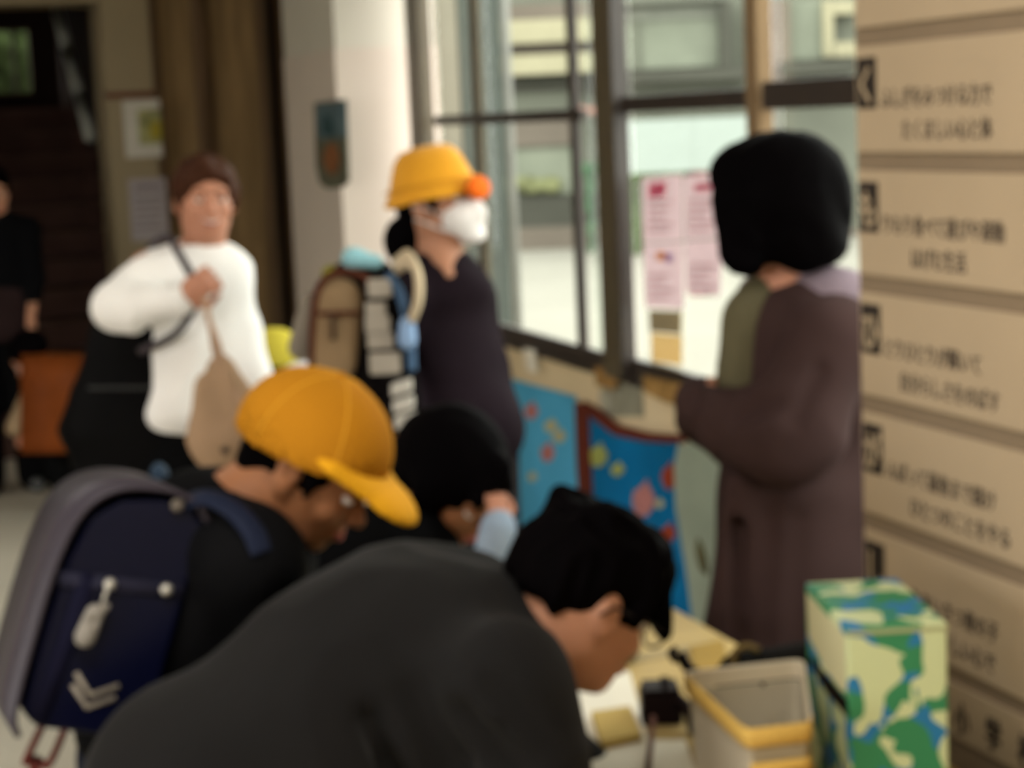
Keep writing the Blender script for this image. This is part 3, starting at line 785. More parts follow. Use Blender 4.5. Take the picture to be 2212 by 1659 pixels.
def stand_legs(J, az, g, spread=.09, toe=True, lean=(0, 0)):
    R = frame(az); lat = R[:, 0]; p = J['pelvis']; pz = p[2]
    for d, sgn in (('R', 1), ('L', -1)):
        b = np.array((p[0] + lean[0], p[1] + lean[1], 0)) + lat * sgn * spread * g
        J['hip' + d] = p + lat * sgn * .085 * g - np.array((0, 0, .05))
        J['kn' + d] = (J['hip' + d] + b) / 2 + R[:, 1] * .015; J['kn' + d][2] = pz * .52
        J['an' + d] = b + np.array((0, 0, .07))
        J['toe' + d] = b + R[:, 1] * .14 * g + np.array((0, 0, .03))
def shoes(root, J, g, material):
    for d in 'RL':
        a = J['an' + d].copy(); t = J['toe' + d]
        h = a - (t - a) * .25; h[2] = .035 * g + .004; b = t.copy(); b[2] = .030 * g + .004
        blob('shoe', [con(h, b, .036 * g, .030 * g, k=.02), con(h + np.array((0, 0, .03)), h + np.array((0, 0, .06)), .034 * g, .036 * g, k=.02), cut((0, 0, .004), (0, 0, -1))], .008, material, root)

# ------------------------------------------------ woman in the white sweatshirt
def build_white():
    D = 5.25
    p = lambda x, y, dd=0.0: P(x, y, D + dd)
    g, s = .98, .98
    J = dict(neck=p(440, 532), chest=p(432, 650), pelvis=p(418, 872, .02), shR=p(318, 580, -.03), shL=p(490, 592, .02), elR=p(240, 674, -.10), wrR=p(392, 640, -.20), elL=p(524, 715, .03), wrL=p(558, 846, -.02))
    stand_legs(J, -82, g)
    base = np.array((J['pelvis'][0], J['pelvis'][1], 0))
    root = thing('person', base, 'smiling woman with short brown hair in a white sweatshirt holding a bag strap', 'person')
    R = frame(-72, -2, -3); C = p(444, 432)
    blob('body', body_prims(J, g * .95, R, C, s), .0065, m_skin_w, root)
    face_bits(root, R, C, s, m_skin_w, m_hair_br)
    blob('smile', xf([con((-.024, .088, -.054), (-.008, .0955, -.0605), .0022, .0028, k=.004), con((-.008, .0955, -.0605), (.008, .0955, -.0605), .0030, .0030, k=.004), con((.008, .0955, -.0605), (.024, .088, -.054), .0028, .0022, k=.004)], R, C, s), .002, mat('teeth', (.6, .55, .5), .3), root)
    hp = lambda q: xf(q, R, C, s)
    blob('hair', hp([ell((0, -.018, .038), (.090, .102, .092), k=.02), con((-.078, .012, .03), (-.080, .012, -.018), .018, .008, k=.02), con((.078, .012, .03), (.080, .0, -.022), .018, .008, k=.02), ell((0, -.06, -.03), (.072, .050, .07), k=.03),
                     con((.02, .070, .098), (-.055, .072, .050), .020, .010, k=.02), con((.02, .070, .098), (.056, .070, .045), .020, .010, k=.02), con((.02, .075, .096), (-.015, .088, .060), .018, .008, k=.015),
                     ell((0, .105, -.03), (.060, .062, .085), op='-', k=.015)]), .006, m_hair_br, root, wr=(.006, 26, (1, 1, .35)))
    m_w = mat('white_sweatshirt', (.85, .835, .81), .85, .03, 5, bump=.15, bscale=90, sheen=.2)
    q = [con(p(428, 600), p(448, 868, .02), .130, .168, k=.05, flat=(frame(-80)[:, 1], .72)), ell(p(414, 610), (.140, .10, .09), k=.05), con(p(340, 590, -.02), p(482, 592, .02), .058, .058, k=.05),
         con(p(325, 592, -.02), p(258, 664, -.10), .062, .068, k=.03), con(p(258, 668, -.10), p(385, 654, -.20), .070, .046, k=.03), con(p(380, 648, -.20), p(404, 640, -.20), .040, .038, k=.01),
         con(p(484, 600, .02), p(524, 720, .03), .062, .056, k=.03), con(p(524, 720, .03), p(556, 838, -.02), .058, .052, k=.03),
         ell(p(372, 896, -.07), (.080, .08, .06), k=.06), con(p(395, 740, -.08), p(378, 890, -.08), .05, .06, k=.05), con(p(438, 545), p(438, 535), .068, .062, k=.02),
         con(p(440, 500, -.01), p(440, 528), .050, .052, op='-', k=.01), cut(p(430, 935), (-.10, 0, -1), .012)]
    blob('sweatshirt', q, .0075, m_w, root, wr=(.017, 7, (1.2, 1, .6)))
    v, f = tube_vf([p(440, 530) + .066 * (math.cos(a) * frame(-80)[:, 0] * 1.0 + math.sin(a) * frame(-80)[:, 1] * .95) + np.array((0, 0, -.008 - .012 * math.sin(a))) for a in [i * math.pi / 10 for i in range(20)]], .008, 8, closed=True)
    mesh_obj('neckband', v, f, m_w, root, True)
    m_bk = mat('black_trousers', (.003, .003, .0032), .85, .2, 5)
    q, RR = torso(J, g, .012)
    blob('trousers', [ell(J['pelvis'] - np.array((0, 0, .02)), (.165, .125, .13), RR, k=.04)] + legs_of(J, g, .02, (.10, .085, .075)), .010, m_bk, root, wr=(.006, 8, (1, 1, .5)))
    shoes(root, J, g, mat('dark_shoe', (.02, .018, .016), .6))
    hand(root, p(400, 640, -.21), p(446, 606, -.24) - p(400, 640, -.21), (0, -1, .1), m_skin_w, 62, .92, 1)
    hand(root, p(560, 838, -.02), (.02, -.05, -1), (.9, -.2, 0), m_skin_w, 30, .92, -1)
    return J
JW = build_white()

# her bags
def white_bags():
    D = 5.25
    p = lambda x, y, dd=0.0: P(x, y, D + dd)
    bag = thing('shoulder_bag', p(262, 1000, -.05), 'big black shoulder bag hanging at the hip of the woman in white', 'bag')
    m_b = mat('black_bag', (.003, .0028, .003), .6, .25, 5, bump=.2, bscale=40)
    q = [con(p(270, 745, -.05), p(250, 945, -.05), .105, .145, k=.05, flat=(np.array((0, 1., 0)), .45)), con(p(200, 930, -.05), p(320, 960, -.05), .07, .07, k=.05, flat=(np.array((0, 1., 0)), .7))]
    blob('pouch', q, .008, m_b, bag, wr=(.010, 8, (1, 1, 1)))
    v, f = tube_vf(spline([p(215, 760, -.05), p(240, 730, -.04), p(300, 735, -.04), p(330, 760, -.05)]), .012, 8); mesh_obj('handle', v, f, m_b, bag, True)
    v, f = tube_vf([p(190, 838, -.115), p(330, 838, -.115)], .004, 6); mesh_obj('zip', v, f, mat('zip_grey', (.05, .05, .05), .4), bag, True)
    ms = mat('grey_strap', (.060, .050, .055), .7)
    v, f = tube_vf(spline([p(320, 540, .12), p(342, 520, .05), p(366, 515, -.07), p(385, 545, -.14), p(420, 610, -.20), p(424, 650, -.19), p(380, 720, -.17), p(300, 760, -.10)]), .011, 8, flat=(np.array((0, 1., 0)), .35)); mesh_obj('strap', v, f, ms, bag, True)
    tote = thing('tote_bag', p(480, 1005, -.25), 'limp beige drawstring bag hanging from the hand of the woman in white', 'bag')
    m_t = mat('beige_cloth', (.36, .235, .145), .85, .1, 5, bump=.2, bscale=70)
    q = [con(p(478, 800, -.25), p(480, 930, -.24), .040, .092, k=.03, flat=(np.array((0, 1., 0)), .5)), con(p(448, 840, -.24), p(470, 985, -.23), .03, .045, k=.03), con(p(500, 810, -.26), p(548, 905, -.25), .022, .038, k=.03), con(p(455, 960, -.24), p(505, 945, -.24), .05, .05, k=.03),
         con(p(490, 850, -.31), p(500, 930, -.31), .010, .012, op='-', k=.02), con(p(462, 850, -.31), p(458, 930, -.31), .010, .012, op='-', k=.02)]
    blob('sack', q, .006, m_t, tote, wr=(.010, 12, (1.6, 1, .4)))
    mc = mat('beige_cord', (.42, .27, .18), .8)
    for a in (-6, 6):
        v, f = tube_vf(spline([p(440, 640, -.25), p(452, 690, -.26), p(468 + a, 750, -.26), p(478 + a, 810, -.26)]), .007, 8); mesh_obj('cord', v, f, mc, tote, True)
    v, f = tube_vf(spline([p(482, 800, -.27), p(510, 850, -.28), p(542, 900, -.28)]), .007, 8); mesh_obj('cord', v, f, mc, tote, True)
    blob('button', [ell(p(486, 972, -.295), (.012, .008, .012))], .004, mat('dark_button', (.02, .018, .018), .4), tote)
white_bags()

# ------------------------------------------------ woman with yellow hat and white mask
m_yel_hat = mat('yellow_hat', (.66, .30, .018), .8, .06, 4, bump=.2, bscale=120, sheen=.2)
m_cap = mat('shaded_yellow_cap', (.41, .17, .010), .8, .06, 4, bump=.2, bscale=120)  # hat yellow darkened, so the shading on the boy's cap is in its colour
m_orange = mat('orange_lining', (.66, .12, .012), .8, .06)
def build_masked():
    D = 4.75
    p = lambda x, y, dd=0.0: P(x, y, D + dd)
    g, s = .98, 1.0
    J = dict(neck=p(950, 575, .0), chest=p(968, 690, .0), pelvis=p(978, 930, .02), shR=p(872, 632, -.08), shL=p(1022, 640, .09), elR=p(850, 780, -.05), wrR=p(880, 900, -.15), elL=p(1050, 790, .08), wrL=p(1060, 925, .02))
    stand_legs(J, -50, g)
    root = thing('person', (J['pelvis'][0], J['pelvis'][1], 0), 'adult in a yellow brimmed hat, white face mask and dark shirt with a backpack', 'person')
    R = frame(-32, -9, 2); C = p(948, 436)
    blob('body', body_prims(J, g * .95, R, C, s) + [con(p(952, 570, -.03), p(968, 596, -.075), .048, .026, k=.03)], .0065, m_skin, root)
    face_bits(root, R, C, s, m_skin, m_hair)
    hp = lambda q: xf(q, R, C, s)
    m_mask = mat('white_mask', (.72, .68, .66), .8, .03, 8, bump=.1, bscale=100)
    mk = blob('face_mask', hp([ell((0, .050, -.048), (.068, .066, .058), k=.02), con((0, .095, -.018), (0, .112, -.045), .016, .014, k=.02), ell((0, .075, -.098), (.035, .035, .02), k=.02),
                               ell((0, .025, -.04), (.0655, .068, .085), op='-', k=.004), cut((0, .03, 0), (0, -1, .12), .004), cut((0, .1, -.004), (0, -.15, 1), .006)]), .0045, m_mask, root)
    for sd in (-1, 1):
        v, f = tube_vf([R @ (np.array(q) * s) + C for q in ((sd * .066, .045, -.03), (sd * .078, .01, -.012), (sd * .084, -.022, .0))], .0022, 6); mesh_obj('ear_loop', v, f, m_mask, mk, True)
        v, f = tube_vf([R @ (np.array(q) * s) + C for q in ((sd * .060, .045, -.075), (sd * .076, .01, -.05), (sd * .084, -.022, -.03))], .0022, 6); mesh_obj('ear_loop', v, f, m_mask, mk, True)
    blob('hair', hp([ell((0, -.022, .030), (.084, .098, .090), k=.02), ell((.0, -.085, -.055), (.045, .042, .050), k=.03), con((-.073, .03, .03), (-.076, .032, -.03), .012, .006, k=.01), con((.073, .03, .03), (.076, .032, -.03), .012, .006, k=.01),
                     ell((0, -.128, -.080), (.046, .050, .062), k=.02), con((0, .074, .060), (.04, .073, .03), .012, .007, k=.01), con((0, .074, .060), (-.04, .073, .03), .012, .007, k=.01), ell((0, .105, -.045), (.062, .07, .085), op='-', k=.012)]), .006, m_hair, root, wr=(.005, 28, (1, 1, .4)))
    # hat: lathe in the head frame, tilted back, with the orange lining showing at the front
    hat = None
    prof = [(.0, .148), (.035, .146), (.062, .137), (.078, .118), (.089, .09), (.098, .062), (.104, .043), (.112, .026), (.121, .010)]
    def hat_vf(pr, thick, flare=0.0, ph0=0, ph1=2 * math.pi, seg=40):
        V = []; Fc = []
        full = ph1 - ph0 > 6.2
        nn = seg if full else seg + 1
        for (r, z) in pr:
            for k in range(nn):
                a = ph0 + (ph1 - ph0) * k / seg
                wv = .002 * math.sin(5 * a) * (r / .12) ** 4
                y = 1.12 * r * math.sin(a)
                zz = z + wv + flare * max(0, math.sin(a)) ** 3 * (r > .108) * (r - .108) * 20 * .03
                V.append((r * math.cos(a), y - .012, zz))
        n = len(pr)
        for i in range(n - 1):
            for k in range(seg):
                k2 = (k + 1) % nn
                Fc.append((i * nn + k, i * nn + k2, (i + 1) * nn + k2, (i + 1) * nn + k))
        V = np.array(V); inner = V.copy(); inner[:, 2] -= thick; inner[:, :2] *= (1 - thick * 9 * .5)
        off = len(V); F2 = Fc + [tuple(j + off for j in q[::-1]) for q in Fc]
        last = (n - 1) * nn
        for k in range(seg):
            k2 = (k + 1) % nn
            F2.append((last + k, last + k2, last + k2 + off, last + k + off))
        if not full:
            for i in range(n - 1):
                for e in (0, nn - 1): F2.append((i * nn + e, (i + 1) * nn + e, (i + 1) * nn + e + off, i * nn + e + off))
        return np.vstack([V, inner]), F2
    v, f = hat_vf(prof, .004); v = (R @ (v * s * .95).T).T + C
    hat = thing('hat', C, 'yellow brimmed hat with an orange underside worn by the masked adult', 'hat')
    mesh_obj('crown', v, f, m_yel_hat, hat, True)
    b = blob('turned_up_brim', hp([ell((.016, .130, .013), (.046, .018, .030), k=.01)]), .004, m_orange, hat)
    pts = [R @ (np.array((.108 * math.cos(a), 1.12 * .108 * math.sin(a) - .012, .044)) * s) + C for a in [i * math.pi / 20 for i in range(40)]]
    v, f = tube_vf(pts, .0022, 6, closed=True); mesh_obj('stitching', v, f, mat('hat_stitch', (.55, .26, .02)), hat, True)
    m_sh = mat('aubergine_shirt', (.010, .006, .0085), .85, .2, 5, bump=.1, bscale=70)
    q = [con(p(960, 640), p(985, 900, .02), .128, .155, k=.05, flat=(frame(-50)[:, 1], .72)), con(p(880, 640, -.08), p(1016, 645, .09), .06, .06, k=.05), ell(p(952, 630, 0), (.12, .10, .07), k=.05),
         con(J['shL'], J['elL'], .062, .052, k=.03), con(J['elL'], J['wrL'], .052, .042, k=.03), con(J['shR'], J['elR'], .062, .05, k=.03), con(J['elR'], J['wrR'], .05, .04, k=.03),
         con(p(948, 578, .02), p(940, 600, .0), .058, .085, k=.03), con(p(964, 545, -.09), p(976, 592, -.14), .040, .016, op='-', k=.012), con(p(950, 540, 0), p(952, 575, 0), .050, .050, op='-', k=.01),
         ell(p(985, 925, .0), (.17, .135, .14), k=.04), cut(p(985, 1015), (0, 0, -1), .01)]
    sh = blob('shirt', q, .0075, m_sh, root, wr=(.010, 8, (1, 1, .5)))
    
    blob('trousers', [ell(J['pelvis'], (.15, .115, .12), frame(-50), k=.04)] + legs_of(J, g, .012), .010, mat('charcoal_trousers', (.014, .013, .014), .85), root)
    shoes(root, J, g, mat('dark_shoe', (.02, .018, .016), .6))
    hand(root, J['wrL'], (.02, -.02, -1), (.9, -.3, 0), m_skin, 30, .92, -1); hand(root, J['wrR'], (.03, -.3, -1), (-.6, -.6, 0), m_skin, 40, .92, 1)
build_masked()

def build_backpack():
    D = 4.5
    p = lambda x, y, dd=0.0: P(x, y, D + dd)
    bp = thing('backpack', p(770, 940), 'tan and black backpack with white webbing patches on the shoulder of the masked adult', 'backpack')
    m_tan_l = mat('tan_leather', (.235, .155, .085), .6, .1, 5, bump=.15, bscale=60); m_red = mat('dark_red_trim', (.07, .022, .012), .6)
    m_blk = mat('black_nylon', (.0035, .0025, .0025), .8, .2); m_blue = mat('blue_trim', (.06, .11, .19), .7); m_cyan = mat('cyan_cloth', (.26, .50, .56), .8)
    flat = (np.array((0, 1., 0)), .55)
    blob('pouch', [con(p(770, 660, .06), p(775, 850, .06), .105, .120, k=.05, flat=flat), con(p(800, 620, .06), p(830, 860, .06), .06, .07, k=.05)], .0075, m_blk, bp)
    blob('front_panel', [con(p(735, 648, -.01), p(722, 780, -.01), .052, .054, k=.03, flat=(np.array((0, 1., 0)), .5)), con(p(705, 640, -.01), p(694, 790, -.01), .022, .026, k=.03)], .006, m_tan_l, bp)
    v, f = tube_vf(spline([p(674, 800, -.03), p(676, 690, -.03), p(692, 615, -.03), p(735, 588, -.03), p(785, 596, -.03), p(800, 620, -.03)]), .009, 8); mesh_obj('piping', v, f, m_red, bp, True)
    v, f = tube_vf([p(688, 678, -.045), p(775, 676, -.045)], .006, 8); mesh_obj('pocket_seam', v, f, m_red, bp, True)
    v, f = tube_vf([p(718, 680, -.05), p(720, 735, -.05)], .006, 8); mesh_obj('zip', v, f, mat('dark_brown_zip', (.05, .03, .018)), bp, True)
    for k, (x, y, w, h) in enumerate(((820, 622, 54, 38), (812, 668, 46, 30), (816, 700, 56, 34), (822, 736, 58, 32), (832, 784, 70, 44))):
        a, b = p(x - w / 2, y - h / 2, -.035), p(x + w / 2, y + h / 2, -.035)
        v, f = box_vf(ORI, np.array((1., 0, 0)), np.array((0, 1., 0)), ZD, a[0], b[0], D - .05, D - .02, b[2], a[2], .006); mesh_obj('webbing_patch', v, f, mat('white_webbing', (.34, .30, .25), .8, .1), bp)
    for k, (x, y) in enumerate(((868, 842), (872, 878), (876, 912))):
        a, b = p(x - 24, y - 13, -.05), p(x + 24, y + 13, -.05)
        v, f = box_vf(ORI, np.array((1., 0, .25)), np.array((0, 1., 0)), ZD, a[0], b[0], D - .07, D - .04, b[2] - a[0] * .25, a[2] - a[0] * .25, .006); mesh_obj('webbing_patch', v, f, mat('white_webbing2', (.46, .43, .38), .8, .1), bp)
    v, f = tube_vf(spline([p(815, 600, -.02), p(850, 700, -.02), p(860, 800, -.02), p(880, 930, -.02)]), .045, 10, flat=(np.array((0, 1., 0)), .3)); mesh_obj('black_strap', v, f, m_blk, bp, True)
    v, f = tube_vf(spline([p(838, 590, -.04), p(866, 640, -.04), p(884, 720, -.05), p(890, 800, -.04)]), .011, 8); mesh_obj('edge_trim', v, f, m_blue, bp, True)
    sp = spline([p(856, 575, .03), p(882, 560, -.02), p(902, 590, -.06), p(904, 645, -.07), p(890, 690, -.06)])
    v, f = tube_vf(sp, .024, 10, flat=(np.array((1., 0, 0)), .45)); mesh_obj('shoulder_strap', v, f, mat('pale_tan_strap', (.50, .40, .27), .7), bp, True)
    blob('cyan_pouch', [con(p(760, 560, .02), p(812, 566, .02), .022, .018, k=.02), ell(p(765, 552, .02), (.022, .02, .018), k=.02)], .005, m_cyan, bp)
    blob('yellow_tag', [con(p(704, 590, .03), p(716, 578, .03), .012, .010)], .004, mat('olive_yellow', (.20, .18, .03)), bp)
    blob('blue_charm', [con(p(880, 700, -.06), p(880, 735, -.06), .019, .022, k=.02)], .005, mat('light_blue_charm', (.24, .36, .56), .6), bp)
    v, f = tube_vf([p(880, 690, -.06), p(876, 660, -.06)], .003, 6); mesh_obj('charm_cord', v, f, m_blk, bp, True)
    blob('pale_side_cover', [con(p(668, 650, .10), p(652, 750, .10), .022, .034, k=.02, flat=(np.array((0, 1., 0)), .7))], .006, mat('pale_grey_cloth', (.21, .18, .145), .8), bp)
build_backpack()

# ------------------------------------------------ woman in the mauve cardigan coat
def build_mauve():
    D = 3.75
    p = lambda x, y, dd=0.0: P(x, y, D + dd)
    g, s = 1.0, 1.02
    J = dict(neck=p(1705, 618), chest=p(1735, 800, .02), pelvis=p(1715, 1110, .02), shL=p(1775, 715, -.13), shR=p(1715, 705, .15), elL=p(1650, 985, -.14), wrL=p(1540, 905, -.02), elR=p(1590, 960, .17), wrR=p(1520, 880, .10))
    stand_legs(J, 172, g, lean=(0, .0))
    root = thing('person', (J['pelvis'][0], J['pelvis'][1], 0), 'woman with a black bob in a long mauve-brown cardigan, arms folded by the window', 'person')
    R = frame(158, 10, 0); C = p(1672, 448)
    blob('body', body_prims(J, g * .92, R, C, s), .007, m_skin_w, root)
    face_bits(root, R, C, s, m_skin_w, m_hair)
    hp = lambda q: xf(q, R, C, s)
    blob('hair', hp([ell((0, -.022, .034), (.112, .125, .108), k=.03), ell((0, -.055, -.035), (.118, .085, .125), k=.04), con((-.085, .02, .02), (-.085, .045, -.085), .040, .034, k=.03), con((.085, .02, .02), (.085, .045, -.085), .040, .034, k=.03), con((.075, .065, .03), (.078, .085, -.085), .034, .026, k=.03), con((-.075, .065, .03), (-.078, .075, -.07), .030, .024, k=.03),
                     ell((0, .03, .085), (.09, .075, .05), k=.03), ell((0, .120, -.055), (.052, .065, .090), op='-', k=.015), con((0, -.02, -.06), (0, -.02, -.25), .058, .062, op='-', k=.02), cut((0, -.02, -.145), (0, -.25, -1), .02)]), .0075, m_hair, root, wr=(.006, 24, (1, 1, .25)))
    blob('face_mask', hp([ell((0, .060, -.05), (.060, .055, .052), k=.02), ell((0, .03, -.04), (.058, .062, .085), op='-', k=.004), cut((0, .04, 0), (0, -1, 0), .004), cut((0, .1, -.01), (0, 0, 1), .004)]), .005, mat('white_mask', (.8, .77, .75)), root)
    m_c = mat('mauve_cardigan', (.040, .023, .0215), .9, .12, 4, bump=.12, bscale=90)
    fl = (frame(172)[:, 0], .82)
    q = [con(p(1740, 720, .02), p(1712, 1060, .02), .128, .135, k=.06, flat=(fl[0], 1.1)), con(p(1712, 1060, .02), p(1704, 1390, .02), .140, .172, k=.06, flat=(frame(172)[:, 0], 1.22)), con(J['shL'] + np.array((0, 0, -.01)), J['shR'], .07, .066, k=.05),
         
         con(p(1715, 720, .15), p(1600, 930, .17), .07, .07, k=.04), con(p(1600, 930, .17), p(1512, 905, .08), .066, .048, k=.03),
         ell(p(1805, 820, .0), (.07, .10, .2), k=.05), con(p(1600, 1040, -.10), p(1590, 1380, -.05), .035, .05, k=.05),
         con(p(1722, 1130, -.175), p(1724, 1420, -.20), .012, .018, op='-', k=.03), con(p(1655, 1120, -.15), p(1645, 1420, -.19), .010, .014, op='-', k=.025), con(p(1600, 1130, -.10), p(1590, 1420, -.13), .008, .012, op='-', k=.025),
         cut(p(1700, 1390), (0, 0, -1), .012)]
    cg = blob('cardigan', q, .008, m_c, root, wr=(.012, 6, (1, 1, .35)))
    blob('sleeve', [ell(p(1800, 735, -.12), (.085, .08, .085), k=.03), con(p(1790, 735, -.15), p(1700, 935, -.17), .082, .100, k=.04), con(p(1700, 935, -.17), p(1580, 915, -.08), .098, .064, k=.05), con(p(1580, 915, -.08), p(1512, 880, -.03), .060, .046, k=.02),
                    con(p(1700, 860, -.275), p(1590, 900, -.19), .006, .010, op='-', k=.03), con(p(1770, 800, -.24), p(1720, 900, -.275), .005, .010, op='-', k=.03)], .007, m_c, cg, wr=(.012, 7, (1, 1, .5)))
    blob('sleeve', [con(p(1620, 905, .06), p(1510, 862, .02), .062, .050, k=.02), con(p(1600, 790, .10), p(1620, 905, .06), .05, .062, k=.03)], .007, m_c, cg, wr=(.010, 8, (1, 1, .5)))
    v, f = tube_vf([p(1500, 876, -.04) + .046 * (math.cos(a) * np.array((.2, .1, .95)) + math.sin(a) * np.array((0, 1., 0))) for a in [i * math.pi / 8 for i in range(16)]], .008, 8, closed=True); mesh_obj('cuff', v, f, m_c, cg, True)
    blob('collar', [con(p(1640, 640, .02), p(1700, 612, .03), .045, .06, k=.04), con(p(1735, 632, .0), p(1815, 664, -.06), .066, .066, k=.04), con(p(1815, 664, -.06), p(1850, 700, -.06), .066, .050, k=.04)], .007, mat('lilac_collar', (.22, .17, .20), .9, .1, 5, bump=.3, bscale=90), cg)
    blob('inner_top', [con(p(1625, 690, .0), p(1612, 840, .0), .058, .062, k=.05), con(p(1650, 640, .0), p(1630, 700, 0), .045, .05, k=.03)], .007, mat('olive_apron', (.100, .088, .050), .85, .1, 5), root)
    blob('trousers', [ell(J['pelvis'], (.14, .11, .12), frame(172), k=.04), con(J['pelvis'], np.array((J['pelvis'][0], J['pelvis'][1], .5)), .10, .12, k=.04)] + legs_of(J, g, 0, (.075, .065, .06)), .010, mat('black_trousers', (.003, .003, .0032)), root)
    shoes(root, J, g, mat('dark_shoe', (.02, .018, .016), .6))
    hand(root, p(1516, 884, -.04), p(1484, 850, .04) - p(1516, 884, -.04), (-.7, -.5, .3), m_skin_w, 30, .9, 1)
    hand(root, p(1520, 900, .09), p(1560, 930, -.02) - p(1520, 900, .09), (-.8, -.2, .2), m_skin_w, 30, .9, -1)
build_mauve()

# ------------------------------------------------ boy in the yellow cap with the navy school bag
def build_boy():
    D = 2.8
    p = lambda x, y, dd=0.0: P(x, y, D + dd)
    g, s = .80, 1.0
    J = dict(neck=p(508, 1100), chest=p(450, 1270), pelvis=p(330, 1600), shR=p(548, 1215, -.10), shL=p(428, 1160, .12), elR=p(600, 1420, -.02), wrR=p(760, 1500, .10), elL=p(560, 1360, .22), wrL=p(720, 1440, .26))
    stand_legs(J, 40, g)
    root = thing('person', (J['pelvis'][0], J['pelvis'][1], 0), 'boy in a yellow cap and black jacket bending forward beside the man in charcoal', 'person')
    R = frame(-12, 36, 0); C = p(672, 1004)
    blob('body', body_prims(J, g, R, C, s) + [con(C + R @ np.array((0, -.03, -.05)), p(530, 1100), .058, .062, k=.03)], .006, m_skin_b, root)
    face_bits(root, R, C, s, m_skin_b, m_hair)
    hp = lambda q: xf(q, R, C, s)
    blob('hair', hp([ell((0, -.013, .024), (.081, .091, .084), k=.02), ell((0, -.072, -.025), (.06, .035, .045), k=.02), con((-.074, .030, .02), (-.074, .030, -.02), .012, .006, k=.01), con((.074, .030, .02), (.074, .030, -.02), .012, .006, k=.01),
                     ell((0, .095, -.035), (.068, .070, .085), op='-', k=.012), cut((0, -.05, -.055), (0, .2, -1), .01), ell((.086, -.012, -.02), (.022, .026, .036), op='-', k=.006), ell((-.086, -.012, -.02), (.022, .026, .036), op='-', k=.006)]), .005, m_hair, root, wr=(.003, 40, (1, 1, .4)))
    # cap
    cap = thing('cap', C, 'yellow school cap with a long stiff peak on the boy with the navy bag', 'cap')
    RC = frame(-12, 27, 0); CC = C + R @ np.array((0, .004, 0)); hp = lambda q: xf(q, RC, CC, s)
    blob('crown', hp([ell((0, -.014, .034), (.102, .120, .108)), ell((0, -.014, .028), (.097, .115, .103), op='-', k=.004), cut((0, 0, .016), (0, .06, -1), .003)]), .0045, m_cap, cap)
    blob('peak', hp([con((0, .045, .030), (0, .110, .008), .102, .066, k=.01, flat=((0, .3, 1), .34)), con((0, .035, .006), (0, .110, -.016), .123, .084, op='-', k=.004, flat=((0, .3, 1), .34)), ell((0, -.012, .03), (.096, .112, .2), op='-', k=.003), cut((0, -.02, 0), (0, -1, 0), .004)]), .0035, mat('yellow_peak', (.68, .33, .014), .7, .05, 4), cap)
    blob('button', hp([ell((0, -.014, .142), (.008, .008, .005))]), .0025, m_cap, cap)
    for k in range(6):
        a = k * math.pi / 3 + math.pi / 6
        pts = [RC @ np.array((.1015 * math.cos(a) * math.cos(t), -.014 + .1195 * math.sin(a) * math.cos(t), .034 + .1075 * math.sin(t))) + CC for t in [i * math.pi / 22 for i in range(0, 12)]]
        v, f = tube_vf(pts, .0016, 6); mesh_obj('seam', v, f, mat('yellow_seam', (.60, .30, .025)), cap, True)
    m_j = mat('black_jacket', (.0035, .0035, .004), .8, .2, 5, bump=.2, bscale=60)
    q = [con(p(470, 1215, .02), p(350, 1560, .0), .145, .130, k=.05), con(J['shR'], J['shL'], .072, .066, k=.05), con(J['shR'], J['elR'], .070, .058, k=.03), con(J['elR'], J['wrR'], .058, .040, k=.03), con(J['shL'], J['elL'], .062, .05, k=.03), con(J['elL'], J['wrL'], .05, .038, k=.03),
         con(p(520, 1150), p(505, 1120), .07, .060, k=.03), con(p(560, 1040), p(520, 1105), .055, .055, op='-', k=.01), cut(p(330, 1640), (-.3, 0, -1), .01)]
    jk = blob('jacket', q, .0075, m_j, root, wr=(.010, 8, (1, 1, .6)))
    v, f = tube_vf(spline([p(470, 1120, .05), p(500, 1112, -.06), p(548, 1140, -.08), p(560, 1165, -.02)]), .012, 8); mesh_obj('collar', v, f, m_j, jk, True)
    blob('trousers', [ell(J['pelvis'], (.125, .10, .11), frame(40), k=.04)] + legs_of(J, g, .012), .010, mat('navy_trousers', (.010, .012, .022), .85), root)
    shoes(root, J, g, mat('child_shoe', (.30, .29, .27), .6))
    hand(root, J['wrR'], (.8, .5, -.4), (0, -.3, 1), m_skin_b, 20, .8, 1); hand(root, J['wrL'], (.9, .3, -.4), (0, -.3, 1), m_skin_b, 20, .8, -1)
build_boy()

